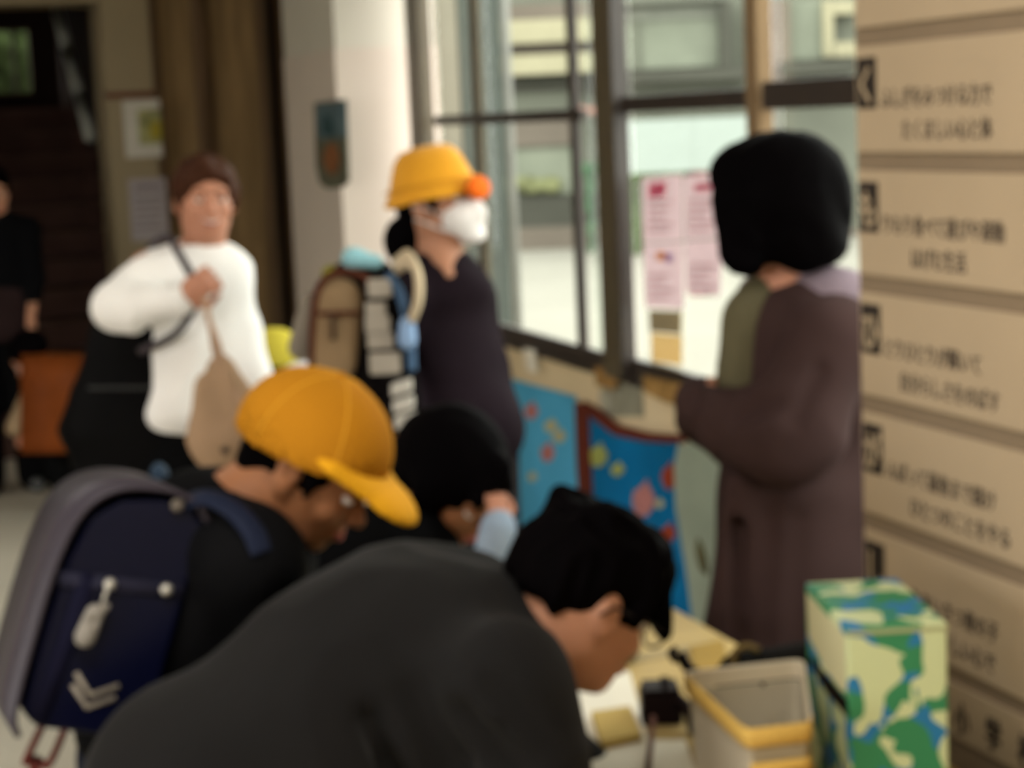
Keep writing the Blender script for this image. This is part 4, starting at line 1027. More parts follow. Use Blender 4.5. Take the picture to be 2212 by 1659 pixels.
def school_bag(C, up, out, label, s, m_main, m_band, navy=True):
    """box-shaped school bag: up = along its height, out = away from the wearer's back"""
    up = np.array(up, float); up /= np.linalg.norm(up)
    out = np.array(out, float); out = out - up * (out @ up); out /= np.linalg.norm(out)
    lat = np.cross(out, up)
    C = np.array(C)
    lo = C - up * .17 * s
    t = thing('school_bag', lo, label, 'school bag')
    def L(x, y, z): return C + (lat * x + out * y + up * z) * s
    # side outline in (out, up): flat against the back, rounded top, slightly tapering
    prof = [(-.085, -.155), (.060, -.165), (.082, -.150), (.085, -.05), (.082, .05), (.068, .115), (.035, .150), (-.02, .165), (-.065, .160), (-.085, .145)]
    def slab(pr, x0, x1, name, material, parent, sm=False):
        v = np.array([L(x0, a, b) for a, b in pr] + [L(x1, a, b) for a, b in pr]); n = len(pr)
        f = [tuple(range(n)), tuple(range(n, 2 * n))[::-1]] + [(i, n + i, n + (i + 1) % n, (i + 1) % n) for i in range(n)]
        me = mesh_obj(name, v, f, material, parent, False)
        bv = me.modifiers.new('b', 'BEVEL'); bv.width = .008 * s; bv.segments = 3; bv.limit_method = 'ANGLE'
        return me
    slab(prof, -.112, .112, 'body', m_main, t)
    # flap: a thick sheet that follows top and outer face
    path = [(-.09, .150), (-.065, .172), (-.02, .180), (.042, .166), (.082, .126), (.098, .055), (.101, -.05), (.098, -.150), (.084, -.182)]
    sp = spline([np.array((a, b, 0)) for a, b in path], 4)
    outer = [(q[0], q[1]) for q in sp]; inner = []
    for i, q in enumerate(sp):
        tn = sp[min(i + 1, len(sp) - 1)] - sp[max(i - 1, 0)]; nn = np.array((tn[1], -tn[0])); nn = nn / (np.linalg.norm(nn) + 1e-9)
        inner.append((q[0] + nn[0] * .0075, q[1] + nn[1] * .0075))
    V = []; Fc = []
    n = len(outer)
    for x in (-.122, .122):
        V += [L(x, a, b) for a, b in outer] + [L(x, a, b) for a, b in inner]
    for i in range(n - 1):
        Fc += [(i, i + 1, 2 * n + i + 1, 2 * n + i), (n + i, 3 * n + i, 3 * n + i + 1, n + i + 1), (i, n + i, n + i + 1, i + 1), (2 * n + i, 2 * n + i + 1, 3 * n + i + 1, 3 * n + i)]
    Fc += [(0, 2 * n, 3 * n, n), (n - 1, 2 * n - 1, 4 * n - 1, 3 * n - 1)]
    mesh_obj('flap', V, Fc, m_band, t, True)
    return t, L, lat, slab
def boy_bag():
    m_n = mat('navy_leather', (.0008, .0016, .014), .45, .15, 6, bump=.05, bscale=80, spec=.15)
    m_g = mat('navy_flap_sheen', (.038, .031, .043), .45, .1, 6, bump=.05, bscale=80, spec=.3)  # navy greyed to carry the sheen of light grazing the flap
    up = P(292, 1085, 2.78) - P(158, 1560, 2.72); a = math.radians(22)
    out = np.array((-math.cos(a), -math.sin(a), .05))
    C = P(216, 1300, 2.74)
    t, L, lat, slab = school_bag(C, up, out, 'navy blue school bag with a white charm on the back of the boy', 1.05, m_n, m_g)
    sd = 1 if (lat @ np.array((.3, -1, 0))) > 0 else -1
    x = sd * .1135
    mb = mat('grey_navy_band', (.022, .022, .040), .5)
    def strip(pts, name, m, w=.011, x0=x, par=t, th=.35):
        v, f = tube_vf([L(x0, a_, b_) for a_, b_ in pts], w, 8, flat=(lat, th)); return mesh_obj(name, v, f, m, par, True)
    strip([(.085, .030), (0, .040), (-.078, .050)], 'side_belt', mb)
    strip([(.050, .045), (.052, -.05), (.062, -.155)], 'side_seam', mat('seam_grey', (.008, .008, .022)), .013)
    m_st = mat('nickel_stud', (.5, .48, .42), .3, .02, metallic=.6)
    for a_, b_ in ((.020, .038), (-.055, .048)):
        blob('stud', [ell(L(x + sd * .006, a_, b_), (.0095, .0095, .0095))], .003, m_st, t)
    ch = blob('charm', [con(L(x + sd * .012, .030, -.002), L(x + sd * .012, .034, -.035), .013, .015, k=.01), con(L(x + sd * .012, .018, .010), L(x + sd * .012, .028, .0), .006, .006, k=.006), ell(L(x + sd * .022, .032, -.012), (.006, .006, .006), op='-', k=.004)], .003, mat('white_charm', (.26, .24, .21), .6), t)
    v, f = tube_vf([L(x + sd * .010, .022, .045), L(x + sd * .012, .024, .008)], .003, 6); mesh_obj('charm_chain', v, f, m_st, t, True)
    m_rf = mat('reflective_grey', (.26, .23, .19), .5)
    for k, dz in enumerate((0, -.016)):
        v, f = tube_vf([L(x, .030, -.085 + dz), L(x, .004, -.110 + dz), L(x, -.030, -.090 + dz)], .0045, 6, flat=(lat, .5)); mesh_obj('chevron_mark', v, f, m_rf, t, True)
    # shoulder strap over the boy's shoulder
    p = lambda u, v_, dd=0.0: P(u, v_, 2.8 + dd)
    v, f = tube_vf(spline([p(352, 1130, -.05), p(385, 1095, -.10), p(445, 1075, -.12), p(505, 1102, -.14), p(548, 1150, -.16), p(568, 1195, -.17)]), .019, 10, flat=(np.array((.35, -.5, .8)), .35)); mesh_obj('shoulder_strap', v, f, mat('navy_strap', (.012, .016, .034), .5), t, True)
    blob('stud', [ell(p(383, 1092, -.13), (.010, .010, .010))], .003, mat('dull_stud', (.14, .12, .10), .4), t)
    blob('strap_buckle', [ell(p(345, 1040, .05), (.016, .02, .03))], .004, mat('blue_grey_buckle', (.03, .05, .08), .5), t)
    for k in (0, 1):
        v, f = tube_vf(spline([L(x * .5, .01 + .03 * k, -.16), L(x * .5, .02 + .03 * k, -.22), p(78 - 10 * k, 1640, -.12), p(82 - 8 * k, 1700, -.12)]), .006, 6); mesh_obj('red_cord', v, f, mat('dark_red_cord', (.14, .035, .03)), t, True)
boy_bag()

# ------------------------------------------------ girl with black hair looking down
def build_girl():
    D = 3.65
    p = lambda x, y, dd=0.0: P(x, y, D + dd)
    g, s = .90, 1.04
    J = dict(neck=p(925, 1130, .02), chest=p(850, 1250, .02), pelvis=p(770, 1500, .16), shR=p(840, 1165, -.10), shL=p(930, 1190, .14), elR=p(930, 1330, -.14), wrR=p(1040, 1260, -.10), elL=p(1010, 1300, .16), wrL=p(1090, 1330, .12))
    stand_legs(J, -10, g)
    root = thing('person', (J['pelvis'][0], J['pelvis'][1], 0), 'girl with long black hair looking down between the cap peak and the blue artwork', 'person')
    R = frame(-38, 42, 6); C = p(985, 1035)
    blob('body', body_prims(J, g, R, C, s), .0065, m_skin_b, root)
    face_bits(root, R, C, s, m_skin_b, m_hair)
    hp = lambda q: xf(q, R, C, s)
    blob('hair', hp([ell((0, -.024, .032), (.094, .108, .098), k=.02), con((.080, .005, .01), (.082, .035, -.12), .030, .024, k=.03), con((-.080, .005, .01), (-.080, .035, -.12), .026, .020, k=.03), con((0, -.085, .0), (.02, -.075, -.14), .062, .045, k=.03),
                     con((0, .06, .095), (.045, .085, .045), .020, .012, k=.02), con((0, .06, .095), (-.045, .085, .045), .020, .012, k=.02), ell((0, .110, -.035), (.056, .060, .085), op='-', k=.012)]), .0065, m_hair, root, wr=(.005, 26, (1, 1, .3)))
    blob('sweatshirt', [con(J['chest'], J['pelvis'], .135, .12, k=.05), con(J['shR'], J['shL'], .068, .062, k=.05), con(J['shR'], J['elR'], .06, .05, k=.03), con(J['elR'], J['wrR'], .05, .04, k=.03), con(J['shL'], J['elL'], .056, .048, k=.03), con(J['elL'], J['wrL'], .048, .038, k=.03),
                        con(p(900, 1150), p(870, 1180), .06, .08, k=.04), con(p(745, 1230, -.06), p(880, 1205, -.04), .085, .09, k=.05)], .008, mat('black_sweatshirt', (.0018, .0018, .002), .9, .2, 5), root, wr=(.008, 8, (1, 1, .6)))
    cf = blob('blue_cuff', [con(p(1078, 1140, -.13), p(1068, 1200, -.12), .033, .038, k=.02)], .005, mat('pale_blue_cuff', (.26, .33, .42), .85, .1, 12, bump=.2), root, wr=(.004, 20, (1, 1, 1)))
    hand(root, p(1078, 1128, -.12), (-.02, .25, 1), (.3, -1, 0), m_skin_w, 70, .55, 1)
    blob('trousers', [ell(J['pelvis'], (.125, .10, .11), frame(-10), k=.04)] + legs_of(J, g, .012), .012, mat('navy_trousers', (.010, .012, .022)), root)
    shoes(root, J, g, mat('child_shoe', (.30, .29, .27), .6))
build_girl()

# ------------------------------------------------ man bending over the table
def build_man():
    D = 2.6
    p = lambda x, y, dd=0.0: P(x, y, D + dd)
    g, s = 1.08, 1.02
    J = dict(neck=p(1120, 1370), chest=p(930, 1450), pelvis=p(470, 1760, -.12), shR=p(1100, 1500, -.19), shL=p(1050, 1400, .17), elR=p(1160, 1720, -.20), wrR=p(1330, 1830, -.05), elL=p(1150, 1600, .22), wrL=p(1300, 1700, .22))
    stand_legs(J, 15, g, .12)
    root = thing('person', (J['pelvis'][0], J['pelvis'][1], 0), 'black-haired man in a charcoal sweatshirt bent over the table, seen from behind', 'person')
    R = frame(30, 30, 0); C = p(1262, 1300)
    blob('body', body_prims(J, g, R, C, s) + [con(C + R @ np.array((0, -.03, -.04)), p(1150, 1350), .066, .072, k=.03)], .0065, m_skin, root)
    face_bits(root, R, C, s, m_skin, m_hair)
    hp = lambda q: xf(q, R, C, s)
    blob('hair', hp([ell((0, -.020, .042), (.088, .102, .088), k=.02), ell((0, -.078, .004), (.070, .040, .062), k=.03), con((.078, .030, .05), (.078, .036, -.005), .018, .008, k=.02), con((-.078, .030, .05), (-.078, .036, -.005), .018, .008, k=.02),
                     ell((0, .035, .085), (.078, .062, .046), k=.03), con((.03, .075, .075), (.048, .098, .005), .026, .016, k=.02), con((-.02, .075, .075), (-.03, .100, .015), .026, .016, k=.02), con((.0, .085, .07), (.015, .112, -.012), .024, .012, k=.02),
                     con((-.02, -.06, .108), (-.03, -.085, .120), .022, .012, k=.03), con((.03, -.02, .108), (.045, -.05, .118), .02, .012, k=.03),
                     ell((.0, .090, -.050), (.070, .060, .075), op='-', k=.010), ell((.092, -.010, -.022), (.024, .030, .044), op='-', k=.008), ell((-.092, -.010, -.022), (.024, .030, .044), op='-', k=.008), con((.10, -.01, -.06), (.05, -.09, -.085), .04, .04, op='-', k=.01), ell((0, -.115, -.070), (.11, .055, .050), op='-', k=.015)]), .0045, m_hair, root, wr=(.007, 34, (1, 1, .5)))
    # glasses
    m_gl = mat('dark_glasses', (.015, .013, .012), .3)
    gl = thing('glasses', C, 'dark-rimmed glasses on the face of the bending man', 'glasses')
    for sd in (-1, 1):
        pts = [R @ (np.array((sd * .033 + .024 * math.cos(a), .104, -.002 + .018 * math.sin(a))) * s) + C for a in [i * math.pi / 10 for i in range(20)]]
        v, f = tube_vf(pts, .0022, 6, closed=True); mesh_obj('rim', v, f, m_gl, gl, True)
        v, f = tube_vf([R @ (np.array(q) * s) + C for q in ((sd * .058, .103, .004), (sd * .080, .06, .006), (sd * .086, -.01, .006), (sd * .088, -.03, -.012))], .0022, 6); mesh_obj('temple', v, f, m_gl, gl, True)
    v, f = tube_vf([R @ (np.array(q) * s) + C for q in ((-.009, .105, .002), (0, .108, .004), (.009, .105, .002))], .0022, 6); mesh_obj('bridge', v, f, m_gl, gl, True)
    m_s = mat('charcoal_sweatshirt', (.0100, .0095, .0095), .92, .12, 4, bump=.12, bscale=110, sheen=.05)
    q = [con(p(870, 1480, 0), p(480, 1765, -.15), .192, .192, k=.06), con(p(890, 1480, 0), p(1005, 1440, 0), .190, .148, k=.06), con(p(1005, 1440, .10), p(1010, 1440, .20), .11, .09, k=.05), con(p(940, 1640, -.02), p(560, 1860, -.12), .17, .18, k=.05),
         con(p(1090, 1510, -.18), p(1158, 1712, -.20), .088, .074, k=.03), con(p(1160, 1712, -.20), p(1300, 1815, -.07), .070, .05, k=.03), con(p(960, 1480, -.08), p(1090, 1500, -.17), .14, .088, k=.05),
         con(p(1050, 1430, .16), p(1150, 1600, .22), .08, .062, k=.03), con(p(1150, 1600, .22), p(1285, 1690, .22), .062, .045, k=.03),
         con(p(1040, 1390, .0), p(1090, 1362, .0), .10, .072, k=.03),
         con(p(900, 1500, -.215), p(975, 1650, -.225), .014, .028, op='-', k=.035), con(p(1000, 1545, -.245), p(1110, 1680, -.265), .012, .018, op='-', k=.03), con(p(1065, 1480, -.265), p(1190, 1590, -.275), .010, .014, op='-', k=.025), con(p(800, 1560, -.215), p(850, 1690, -.215), .014, .022, op='-', k=.04), con(p(1075, 1600, -.275), p(1150, 1690, -.285), .008, .012, op='-', k=.02)]
    sw = blob('sweatshirt', q, .0075, m_s, root, wr=(.011, 6, (1, 1, 1)))
    nd = p(1180, 1330) - p(1060, 1400); nd /= np.linalg.norm(nd)
    e1 = np.cross(nd, (0, 1., 0)); e1 /= np.linalg.norm(e1); e2 = np.cross(nd, e1)
    v, f = tube_vf([p(1122, 1352) + .078 * (e1 * math.cos(a) + e2 * math.sin(a)) for a in [i * math.pi / 12 for i in range(24)]], .010, 8, closed=True); mesh_obj('neckband', v, f, m_s, sw, True)
    blob('trousers', [ell(J['pelvis'] - np.array((0, 0, .05)), (.17, .14, .14), frame(15), k=.04)] + legs_of(J, g, .014), .011, mat('dark_grey_trousers', (.02, .02, .022), .85), root)
    shoes(root, J, g, mat('dark_shoe', (.02, .018, .016), .6))
    hand(root, J['wrR'], (.8, .5, -.5), (.3, -.3, 1), m_skin, 18, 1.0, 1); hand(root, J['wrL'], (.9, .1, -.5), (.3, -.3, 1), m_skin, 18, 1.0, -1)
build_man()

# ------------------------------------------------ people by the end wall
def build_edge():
    D = 9.1
    p = lambda x, y, dd=0.0: P(x, y, D + dd)
    g, s = .98, .98
    J = dict(neck=p(-12, 470), chest=p(-5, 540), pelvis=p(-2, 690), shR=p(-75, 500, -.02), shL=p(60, 500, .02), elR=p(-90, 600, -.02), wrR=p(-70, 680, -.1), elL=p(74, 600, 0), wrL=p(66, 690, -.05))
    stand_legs(J, -70, g, .11)
    root = thing('person', (J['pelvis'][0], J['pelvis'][1], 0), 'person in black standing at the left edge in front of the dark stairs', 'person')
    R = frame(-60, 10, 0); C = p(-18, 415)
    blob('body', body_prims(J, g * .95, R, C, s), .009, m_skin, root)
    face_bits(root, R, C, s, m_skin, m_hair)
    blob('hair', xf([ell((0, -.02, .036), (.092, .104, .094), k=.02), ell((0, .105, -.03), (.062, .062, .085), op='-', k=.015)], R, C, s), .009, m_hair, root)
    blob('coat', [con(p(-5, 520), p(0, 640), .15, .16, k=.05, flat=(frame(-70)[:, 1], .75)), con(J['shR'], J['shL'], .065, .065, k=.05), con(J['shL'], J['elL'], .06, .05, k=.03), con(J['elL'], J['wrL'], .05, .04, k=.03), con(J['shR'], J['elR'], .06, .05, k=.03), con(J['elR'], J['wrR'], .05, .04, k=.03), cut(p(0, 655), (0, 0, -1), .01)], .011, mat('black_coat', (.0025, .0025, .003), .9, .2), root)
    blob('skirt', [con(p(0, 650), p(0, 730), .165, .19, k=.03, flat=(frame(-70)[:, 1], .8)), cut(p(0, 735), (0, 0, -1), .01)], .011, mat('dark_brown_skirt', (.018, .010, .010), .9, .2), root)
    blob('trousers', legs_of(J, g, .012, (.085, .075, .07)), .012, mat('black_trousers', (.003, .003, .0032)), root)
    shoes(root, J, g, mat('grey_slipper', (.10, .105, .11), .7))
    hand(root, J['wrL'], (.1, -.1, -1), (.8, -.2, 0), m_skin, 30, .9, -1); hand(root, J['wrR'], (0, -.1, -1), (-.8, -.2, 0), m_skin, 30, .9, 1)
build_edge()
def build_crouch():
    D = 8.6
    p = lambda x, y, dd=0.0: P(x, y, D + dd)
    g, s = .80, .9
    J = dict(neck=p(92, 800, -.05), chest=p(120, 870, 0), pelvis=p(180, 940, .02), shR=p(88, 830, .10), shL=p(92, 838, -.14), elR=p(58, 890, .08), wrR=p(42, 960, .05), elL=p(62, 860, -.16), wrL=p(30, 935, -.20))
    z0 = lambda x, dd=0.0: np.array((P(x, 900, D + dd)[0], D + dd, .07))
    J.update(hipR=p(176, 950, .10), hipL=p(176, 950, -.07), knR=p(110, 945, .12), knL=p(100, 950, -.10), anR=z0(165, .10), anL=z0(128, -.10), toeR=z0(130, .10), toeL=z0(92, -.10))
    root = thing('person', (J['pelvis'][0], J['pelvis'][1], 0), 'crouching child in dark clothes with an orange-brown bag on the back', 'person')
    R = frame(190, 40, 0); C = p(66, 770, -.05)
    blob('body', body_prims(J, g, R, C, s), .010, m_skin_w, root)
    blob('hair', xf([ell((0, -.02, .036), (.092, .104, .094), k=.02), ell((0, .105, -.03), (.062, .062, .085), op='-', k=.015)], R, C, s), .009, m_hair, root)
    face_bits(root, R, C, s, m_skin_w, m_hair)
    blob('jacket', [con(J['chest'], J['pelvis'], .12, .12, k=.05), con(J['shR'], J['shL'], .055, .055, k=.05), con(J['shR'], J['elR'], .05, .04, k=.03)], .011, mat('black_coat', (.0025, .0025, .003)), root)
    blob('sleeve', [con(p(70, 850, -.16), p(32, 925, -.20), .048, .040, k=.02)], .008, mat('tan_sleeve', (.27, .19, .115), .8), root)
    blob('trousers', [con(J['hip' + d], J['kn' + d], .07, .055, k=.03) for d in 'RL'] + [con(J['kn' + d], J['an' + d], .055, .045, k=.03) for d in 'RL'], .011, mat('black_trousers', (.003, .003, .0032)), root)
    shoes(root, J, g, mat('grey_shoe', (.16, .145, .12), .7))
    m_o = mat('orange_brown_leather', (.155, .038, .008), .45, .15, 5, bump=.1, bscale=50)
    up = P(120, 760, D) - P(118, 980, D)
    t, L, lat, slab = school_bag(p(118, 868, -.10), up, np.array((.25, -1, .1)), 'orange-brown school bag on the crouching child by the stairs', 1.18, m_o, m_o)
    v, f = tube_vf([L(-.125, .06, .02), L(.125, .06, .02)], .006, 6); mesh_obj('belt', v, f, mat('brown_belt', (.07, .02, .006)), t, True)
    v, f = tube_vf(spline([L(-.06, -.09, .13), L(-.07, -.16, .08), L(-.08, -.14, -.05), L(-.08, -.09, -.14)]), .018, 8); mesh_obj('strap', v, f, mat('brown_belt', (.07, .02, .006)), t, True)
build_crouch()
def build_small():
    D = 6.1
    p = lambda x, y, dd=0.0: P(x, y, D + dd)
    g, s = .72, .93
    J = dict(neck=p(592, 852), chest=p(590, 930), pelvis=p(588, 1060), shR=p(545, 885, -.02), shL=p(640, 885, .02), elR=p(535, 960), wrR=p(545, 1030, -.05), elL=p(650, 960), wrL=p(645, 1030, -.05))
    stand_legs(J, -40, g)
    root = thing('person', (J['pelvis'][0], J['pelvis'][1], 0), 'small child mostly hidden between the white sweatshirt and the tan backpack', 'person')
    R = frame(-20, 4, 0); C = p(602, 794)
    blob('body', body_prims(J, g, R, C, s), .009, m_skin, root)
    face_bits(root, R, C, s, m_skin, m_hair)
    hp = lambda q: xf(q, R, C, s)
    blob('hair', hp([ell((0, -.02, .030), (.085, .098, .088), k=.02), ell((0, .105, -.03), (.062, .062, .085), op='-', k=.015)]), .008, m_hair, root)
    cap = thing('cap', C, 'small lemon-yellow cap with a white peak, behind the white sweatshirt', 'cap')
    blob('crown', hp([ell((0, -.016, .036), (.094, .112, .100)), ell((0, -.016, .026), (.086, .102, .090), op='-', k=.004), cut((0, 0, .016), (0, 0, -1), .003)]), .004, mat('lemon_yellow', (.50, .42, .05), .8, .05), cap)
    blob('peak', hp([ell((0, .105, .014), (.078, .085, .020), k=.01), ell((0, .105, -.004), (.09, .10, .020), op='-', k=.004), cut((0, .06, 0), (0, -1, 0), .004)]), .005, mat('white_peak', (.50, .48, .52), .8), cap)
    blob('shirt', [con(J['chest'], J['pelvis'], .11, .10, k=.05), con(J['shR'], J['shL'], .055, .055, k=.05)] + [con(J['sh' + d], J['el' + d], .05, .04, k=.03) for d in 'RL'] + [con(J['el' + d], J['wr' + d], .04, .035, k=.03) for d in 'RL'], .010, mat('black_coat', (.0025, .0025, .003)), root)
    blob('trousers', [ell(J['pelvis'], (.11, .09, .10), frame(-40), k=.04)] + legs_of(J, g, .01), .012, mat('navy_trousers', (.010, .012, .022)), root)
    shoes(root, J, g, mat('child_shoe', (.30, .29, .27), .6))
build_small()
# ================================================================== NOTICE BOARD ON THE RIGHT
def board():
    NB = 1.498; SB = 2.77
    m_p = mat('board_backing', (.215, .160, .105), .7, .06, 3); m_pl = mat('board_plate', (.40, .31, .205), .55, .05, 3)
    m_k = mat('black_ink', (.030, .024, .020), .6); m_ink = mat('dark_print', (.06, .045, .035), .6)
    t = thing('notice_board', S(1.7, NB + .05, 0), 'tall beige board of Japanese rhyme plates on the right, black initials in boxes', 'notice board')
    sbox('backing', .5, SB, NB, NB + .10, .10, 2.62, m_p, t, bev=.004)
    sbox('foot', .6, .72, NB - .12, NB + .22, 0, .099, m_frame2, t); sbox('foot', SB - .3, SB - .18, NB - .04, NB + .22, 0, .099, m_frame2, t)
    rows = [(None, 'みんなのやくそく', .150, 'なかよく', .16, None), ('く', 'ふしぎをみつける力で', .006, 'たくましい心と体', .068, None), ('も', 'りもり食べて遊びや運動', .004, 'はげむ生活', .090, None),
            ('ひ', 'とりひとりが輝いて', .004, '自分らしさをのばす', .050, None), ('が', 'んばって最後まで続け', .006, 'ひとつのことをやる', .075, None), ('し', 'っかりあいさつ東の子', .010, 'やさしい心で', .125, None)]
    zt = 1.752
    for k, (ini, l1, x1, l2, x2, _) in enumerate(rows):
        zu = zt + .192 * (1 - k) - .014; zd = zu - .164
        pl = sbox('plate', .52, SB - .012, NB - .006, NB - .0005, zd, zu, m_pl, t, bev=.002)
        def put(s_off, z, body, size, name, m, par, sx=.92):
            v, f = text_vf(body, size, S(SB - .012 - s_off, NB - .0068, z), -WD, ZD, -ND, sx=sx)
            if len(v): mesh_obj(name, v, f, m, par)
        if ini:
            bx = sbox('initial_box', SB - .012 - .066, SB - .012 - .008, NB - .008, NB - .0062, zu - .096, zu - .018, m_k, t)
            v, f = text_vf(ini, .064, S(SB - .012 - .010, NB - .0085, zu - .084), -WD, ZD, -ND, sx=.86, offset=.0012); mesh_obj('initial', v, f, m_pl, t)
        if ini:
            put(.074 + x1, zu - .094, l1, .0335, 'first_line', m_ink, t, .93)
            put(.074 + x2, zd + .022, l2, .0335, 'second_line', m_ink, t, .93)
        else:
            put(.17, zd + .05, l1, .036, 'first_line', m_ink, t, .95)
    zu = zt + .192 * (1 - 6) - .010
    sbox('plate', .52, SB - .012, NB - .006, NB - .0005, zu - .085, zu, m_pl, t, bev=.002)
    for k, ch in enumerate('東小学校'):
        v, f = text_vf(ch, .052, S(SB - .20 - .085 * k, NB - .0068, zu - .068), -WD, ZD, -ND, sx=.8, offset=.001); mesh_obj('school_letter', v, f, m_k if k != 1 else m_ink, t)
board()

# ================================================================== TABLE AND WHAT STANDS ON IT
def table():
    m_top = mat('yellow_wood_top', (.46, .335, .14), .5, .12, 3, bump=.05, stretch=(1, 8, 1)); m_leg = mat('grey_steel', (.22, .22, .22), .4, metallic=.7)
    def one(s0, s1, lb):
        t = thing('table', S((s0 + s1) / 2, .95, 0), lb, 'table')
        sbox('tabletop', s0, s1, .56, 1.42, .672, .70, m_top, t, bev=.004)
        sbox('apron', s0 + .05, s1 - .05, .60, .62, .60, .671, m_leg, t); sbox('apron', s0 + .05, s1 - .05, 1.36, 1.38, .60, .671, m_leg, t)
        for a in (s0 + .06, s1 - .06):
            for b in (.66, 1.34):
                v, f = tube_vf([S(a, b, .002), S(a, b, .671)], .016, 10); mesh_obj('leg', v, f, m_leg, t, True)
    one(1.25, 2.60, 'near light-wood table under the white tub and patterned box')
    one(2.604, 3.50, 'far light-wood table between the bending man and the woman in mauve')
table()
TZ = .7005
def on_table(px, py, z=TZ):
    q = P(px, py, 1.0); q = q - np.array((0, 0, EYE)); t = (z - EYE) / q[2]
    q = q * t; return np.array((q[0], q[1], z))
def flat_sheet(pxs, z, t, name, material, label, cat):
    pts = [on_table(x, y, z) for x, y in pxs]; n = len(pts)
    v = np.array(pts + [q + np.array((0, 0, t)) for q in pts])
    f = [tuple(range(n)), tuple(range(n, 2 * n))[::-1]] + [(i, n + i, n + (i + 1) % n, (i + 1) % n) for i in range(n)]
    o = mesh_obj(name, v, f, material); return tag(o, label, cat)
m_wp = mat('white_sheet', (.78, .74, .62), .8, .04)
flat_sheet([(1262, 1452), (1360, 1452), (1400, 1600), (1480, 1600), (1520, 1720), (1250, 1720), (1230, 1560)], TZ, .0015, 'white_sheet', m_wp, 'large white sheet of paper on the table under the bending man', 'paper')
flat_sheet([(1278, 1552), (1362, 1540), (1386, 1600), (1300, 1620)], TZ + .002, .012, 'yellow_notepad', mat('yellow_note', (.52, .38, .13), .8, .08), 'yellow notepad lying on the white sheet', 'notepad')
flat_sheet([(1320, 1424), (1458, 1400), (1565, 1384), (1568, 1398), (1460, 1416), (1326, 1440)], TZ, .0015, 'paper_strip', mat('pale_strip', (.36, .28, .15), .7), 'long pale paper strip lying across the table behind the black tape case', 'paper')
flat_sheet([(1490, 1402), (1560, 1386), (1585, 1470), (1505, 1470)], TZ + .0017, .004, 'brown_envelope', mat('brown_envelope', (.33, .215, .06), .7, .1), 'brown envelope on the table behind the white tub', 'envelope')
tr = thing('dish', on_table(1342, 1432), 'small olive-grey dish on the table under the face of the bending man', 'dish')
c = on_table(1342, 1432)
def lathe(prof, c, seg=28, sx=1, sy=1):
    V = []; Fc = []
    for r, z in prof:
        for k in range(seg): a = 2 * math.pi * k / seg; V.append((c[0] + sx * r * math.cos(a), c[1] + sy * r * math.sin(a), c[2] + z))
    for i in range(len(prof) - 1):
        for k in range(seg): k2 = (k + 1) % seg; Fc.append((i * seg + k, i * seg + k2, (i + 1) * seg + k2, (i + 1) * seg + k))
    return np.array(V), Fc
v, f = lathe([(.001, .003), (.020, .003), (.030, .012), (.033, .022), (.031, .022), (.028, .014), (.018, .006), (.001, .006)], c); mesh_obj('bowl', v, f, mat('olive_dish', (.17, .14, .08), .5), tr, True)
v, f = lathe([(.031, .022), (.034, .0225), (.034, .025), (.030, .0245)], c); mesh_obj('rim', v, f, mat('dark_rim', (.05, .04, .03), .4), tr, True)

# black tape case
def tape():
    c = on_table(1432, 1560); t = thing('tape_dispenser', c, 'black tape dispenser on the table left of the white tub', 'tape dispenser')
    m_b = mat('black_plastic', (.010, .006, .006), .45)
    X = np.array((1., 0, 0)); Y = np.array((0, 1., 0))
    v, f = box_vf(c, X, Y, ZD, -.034, .030, -.02, .045, .0005, .050, .005); mesh_obj('case', v, f, m_b, t)
    v, f = box_vf(c, X, Y, ZD, -.030, .026, -.0205, .044, .0505, .058, .003); mesh_obj('lid', v, f, m_b, t)
    v, f = tube_vf(spline([c + np.array((.024, -.012, .040)), c + np.array((.036, -.035, .030)), c + np.array((.043, -.070, .006))]), .010, 8); mesh_obj('arm', v, f, m_b, t, True)
    v, f = tube_vf([c + np.array((.0, .015, .064)), c + np.array((.012, .015, .064))], .006, 10); mesh_obj('knob', v, f, mat('dark_grey_knob', (.03, .03, .035)), t, True)
    p = thing('pen', on_table(1408, 1600), 'dark red-brown pen standing out at the bottom edge between sheet and tub', 'pen')
    a = on_table(1412, 1590) + np.array((0, 0, .03)); b = on_table(1400, 1680) + np.array((0, 0, .005))
    v, f = tube_vf([a, b], .0045, 8); mesh_obj('barrel', v, f, mat('pen_brown', (.12, .05, .035), .4), p, True)
    v, f = tube_vf([b, b + (b - a) * .08], [.004, .001], 8); mesh_obj('tip', v, f, m_b, p, True)
tape()
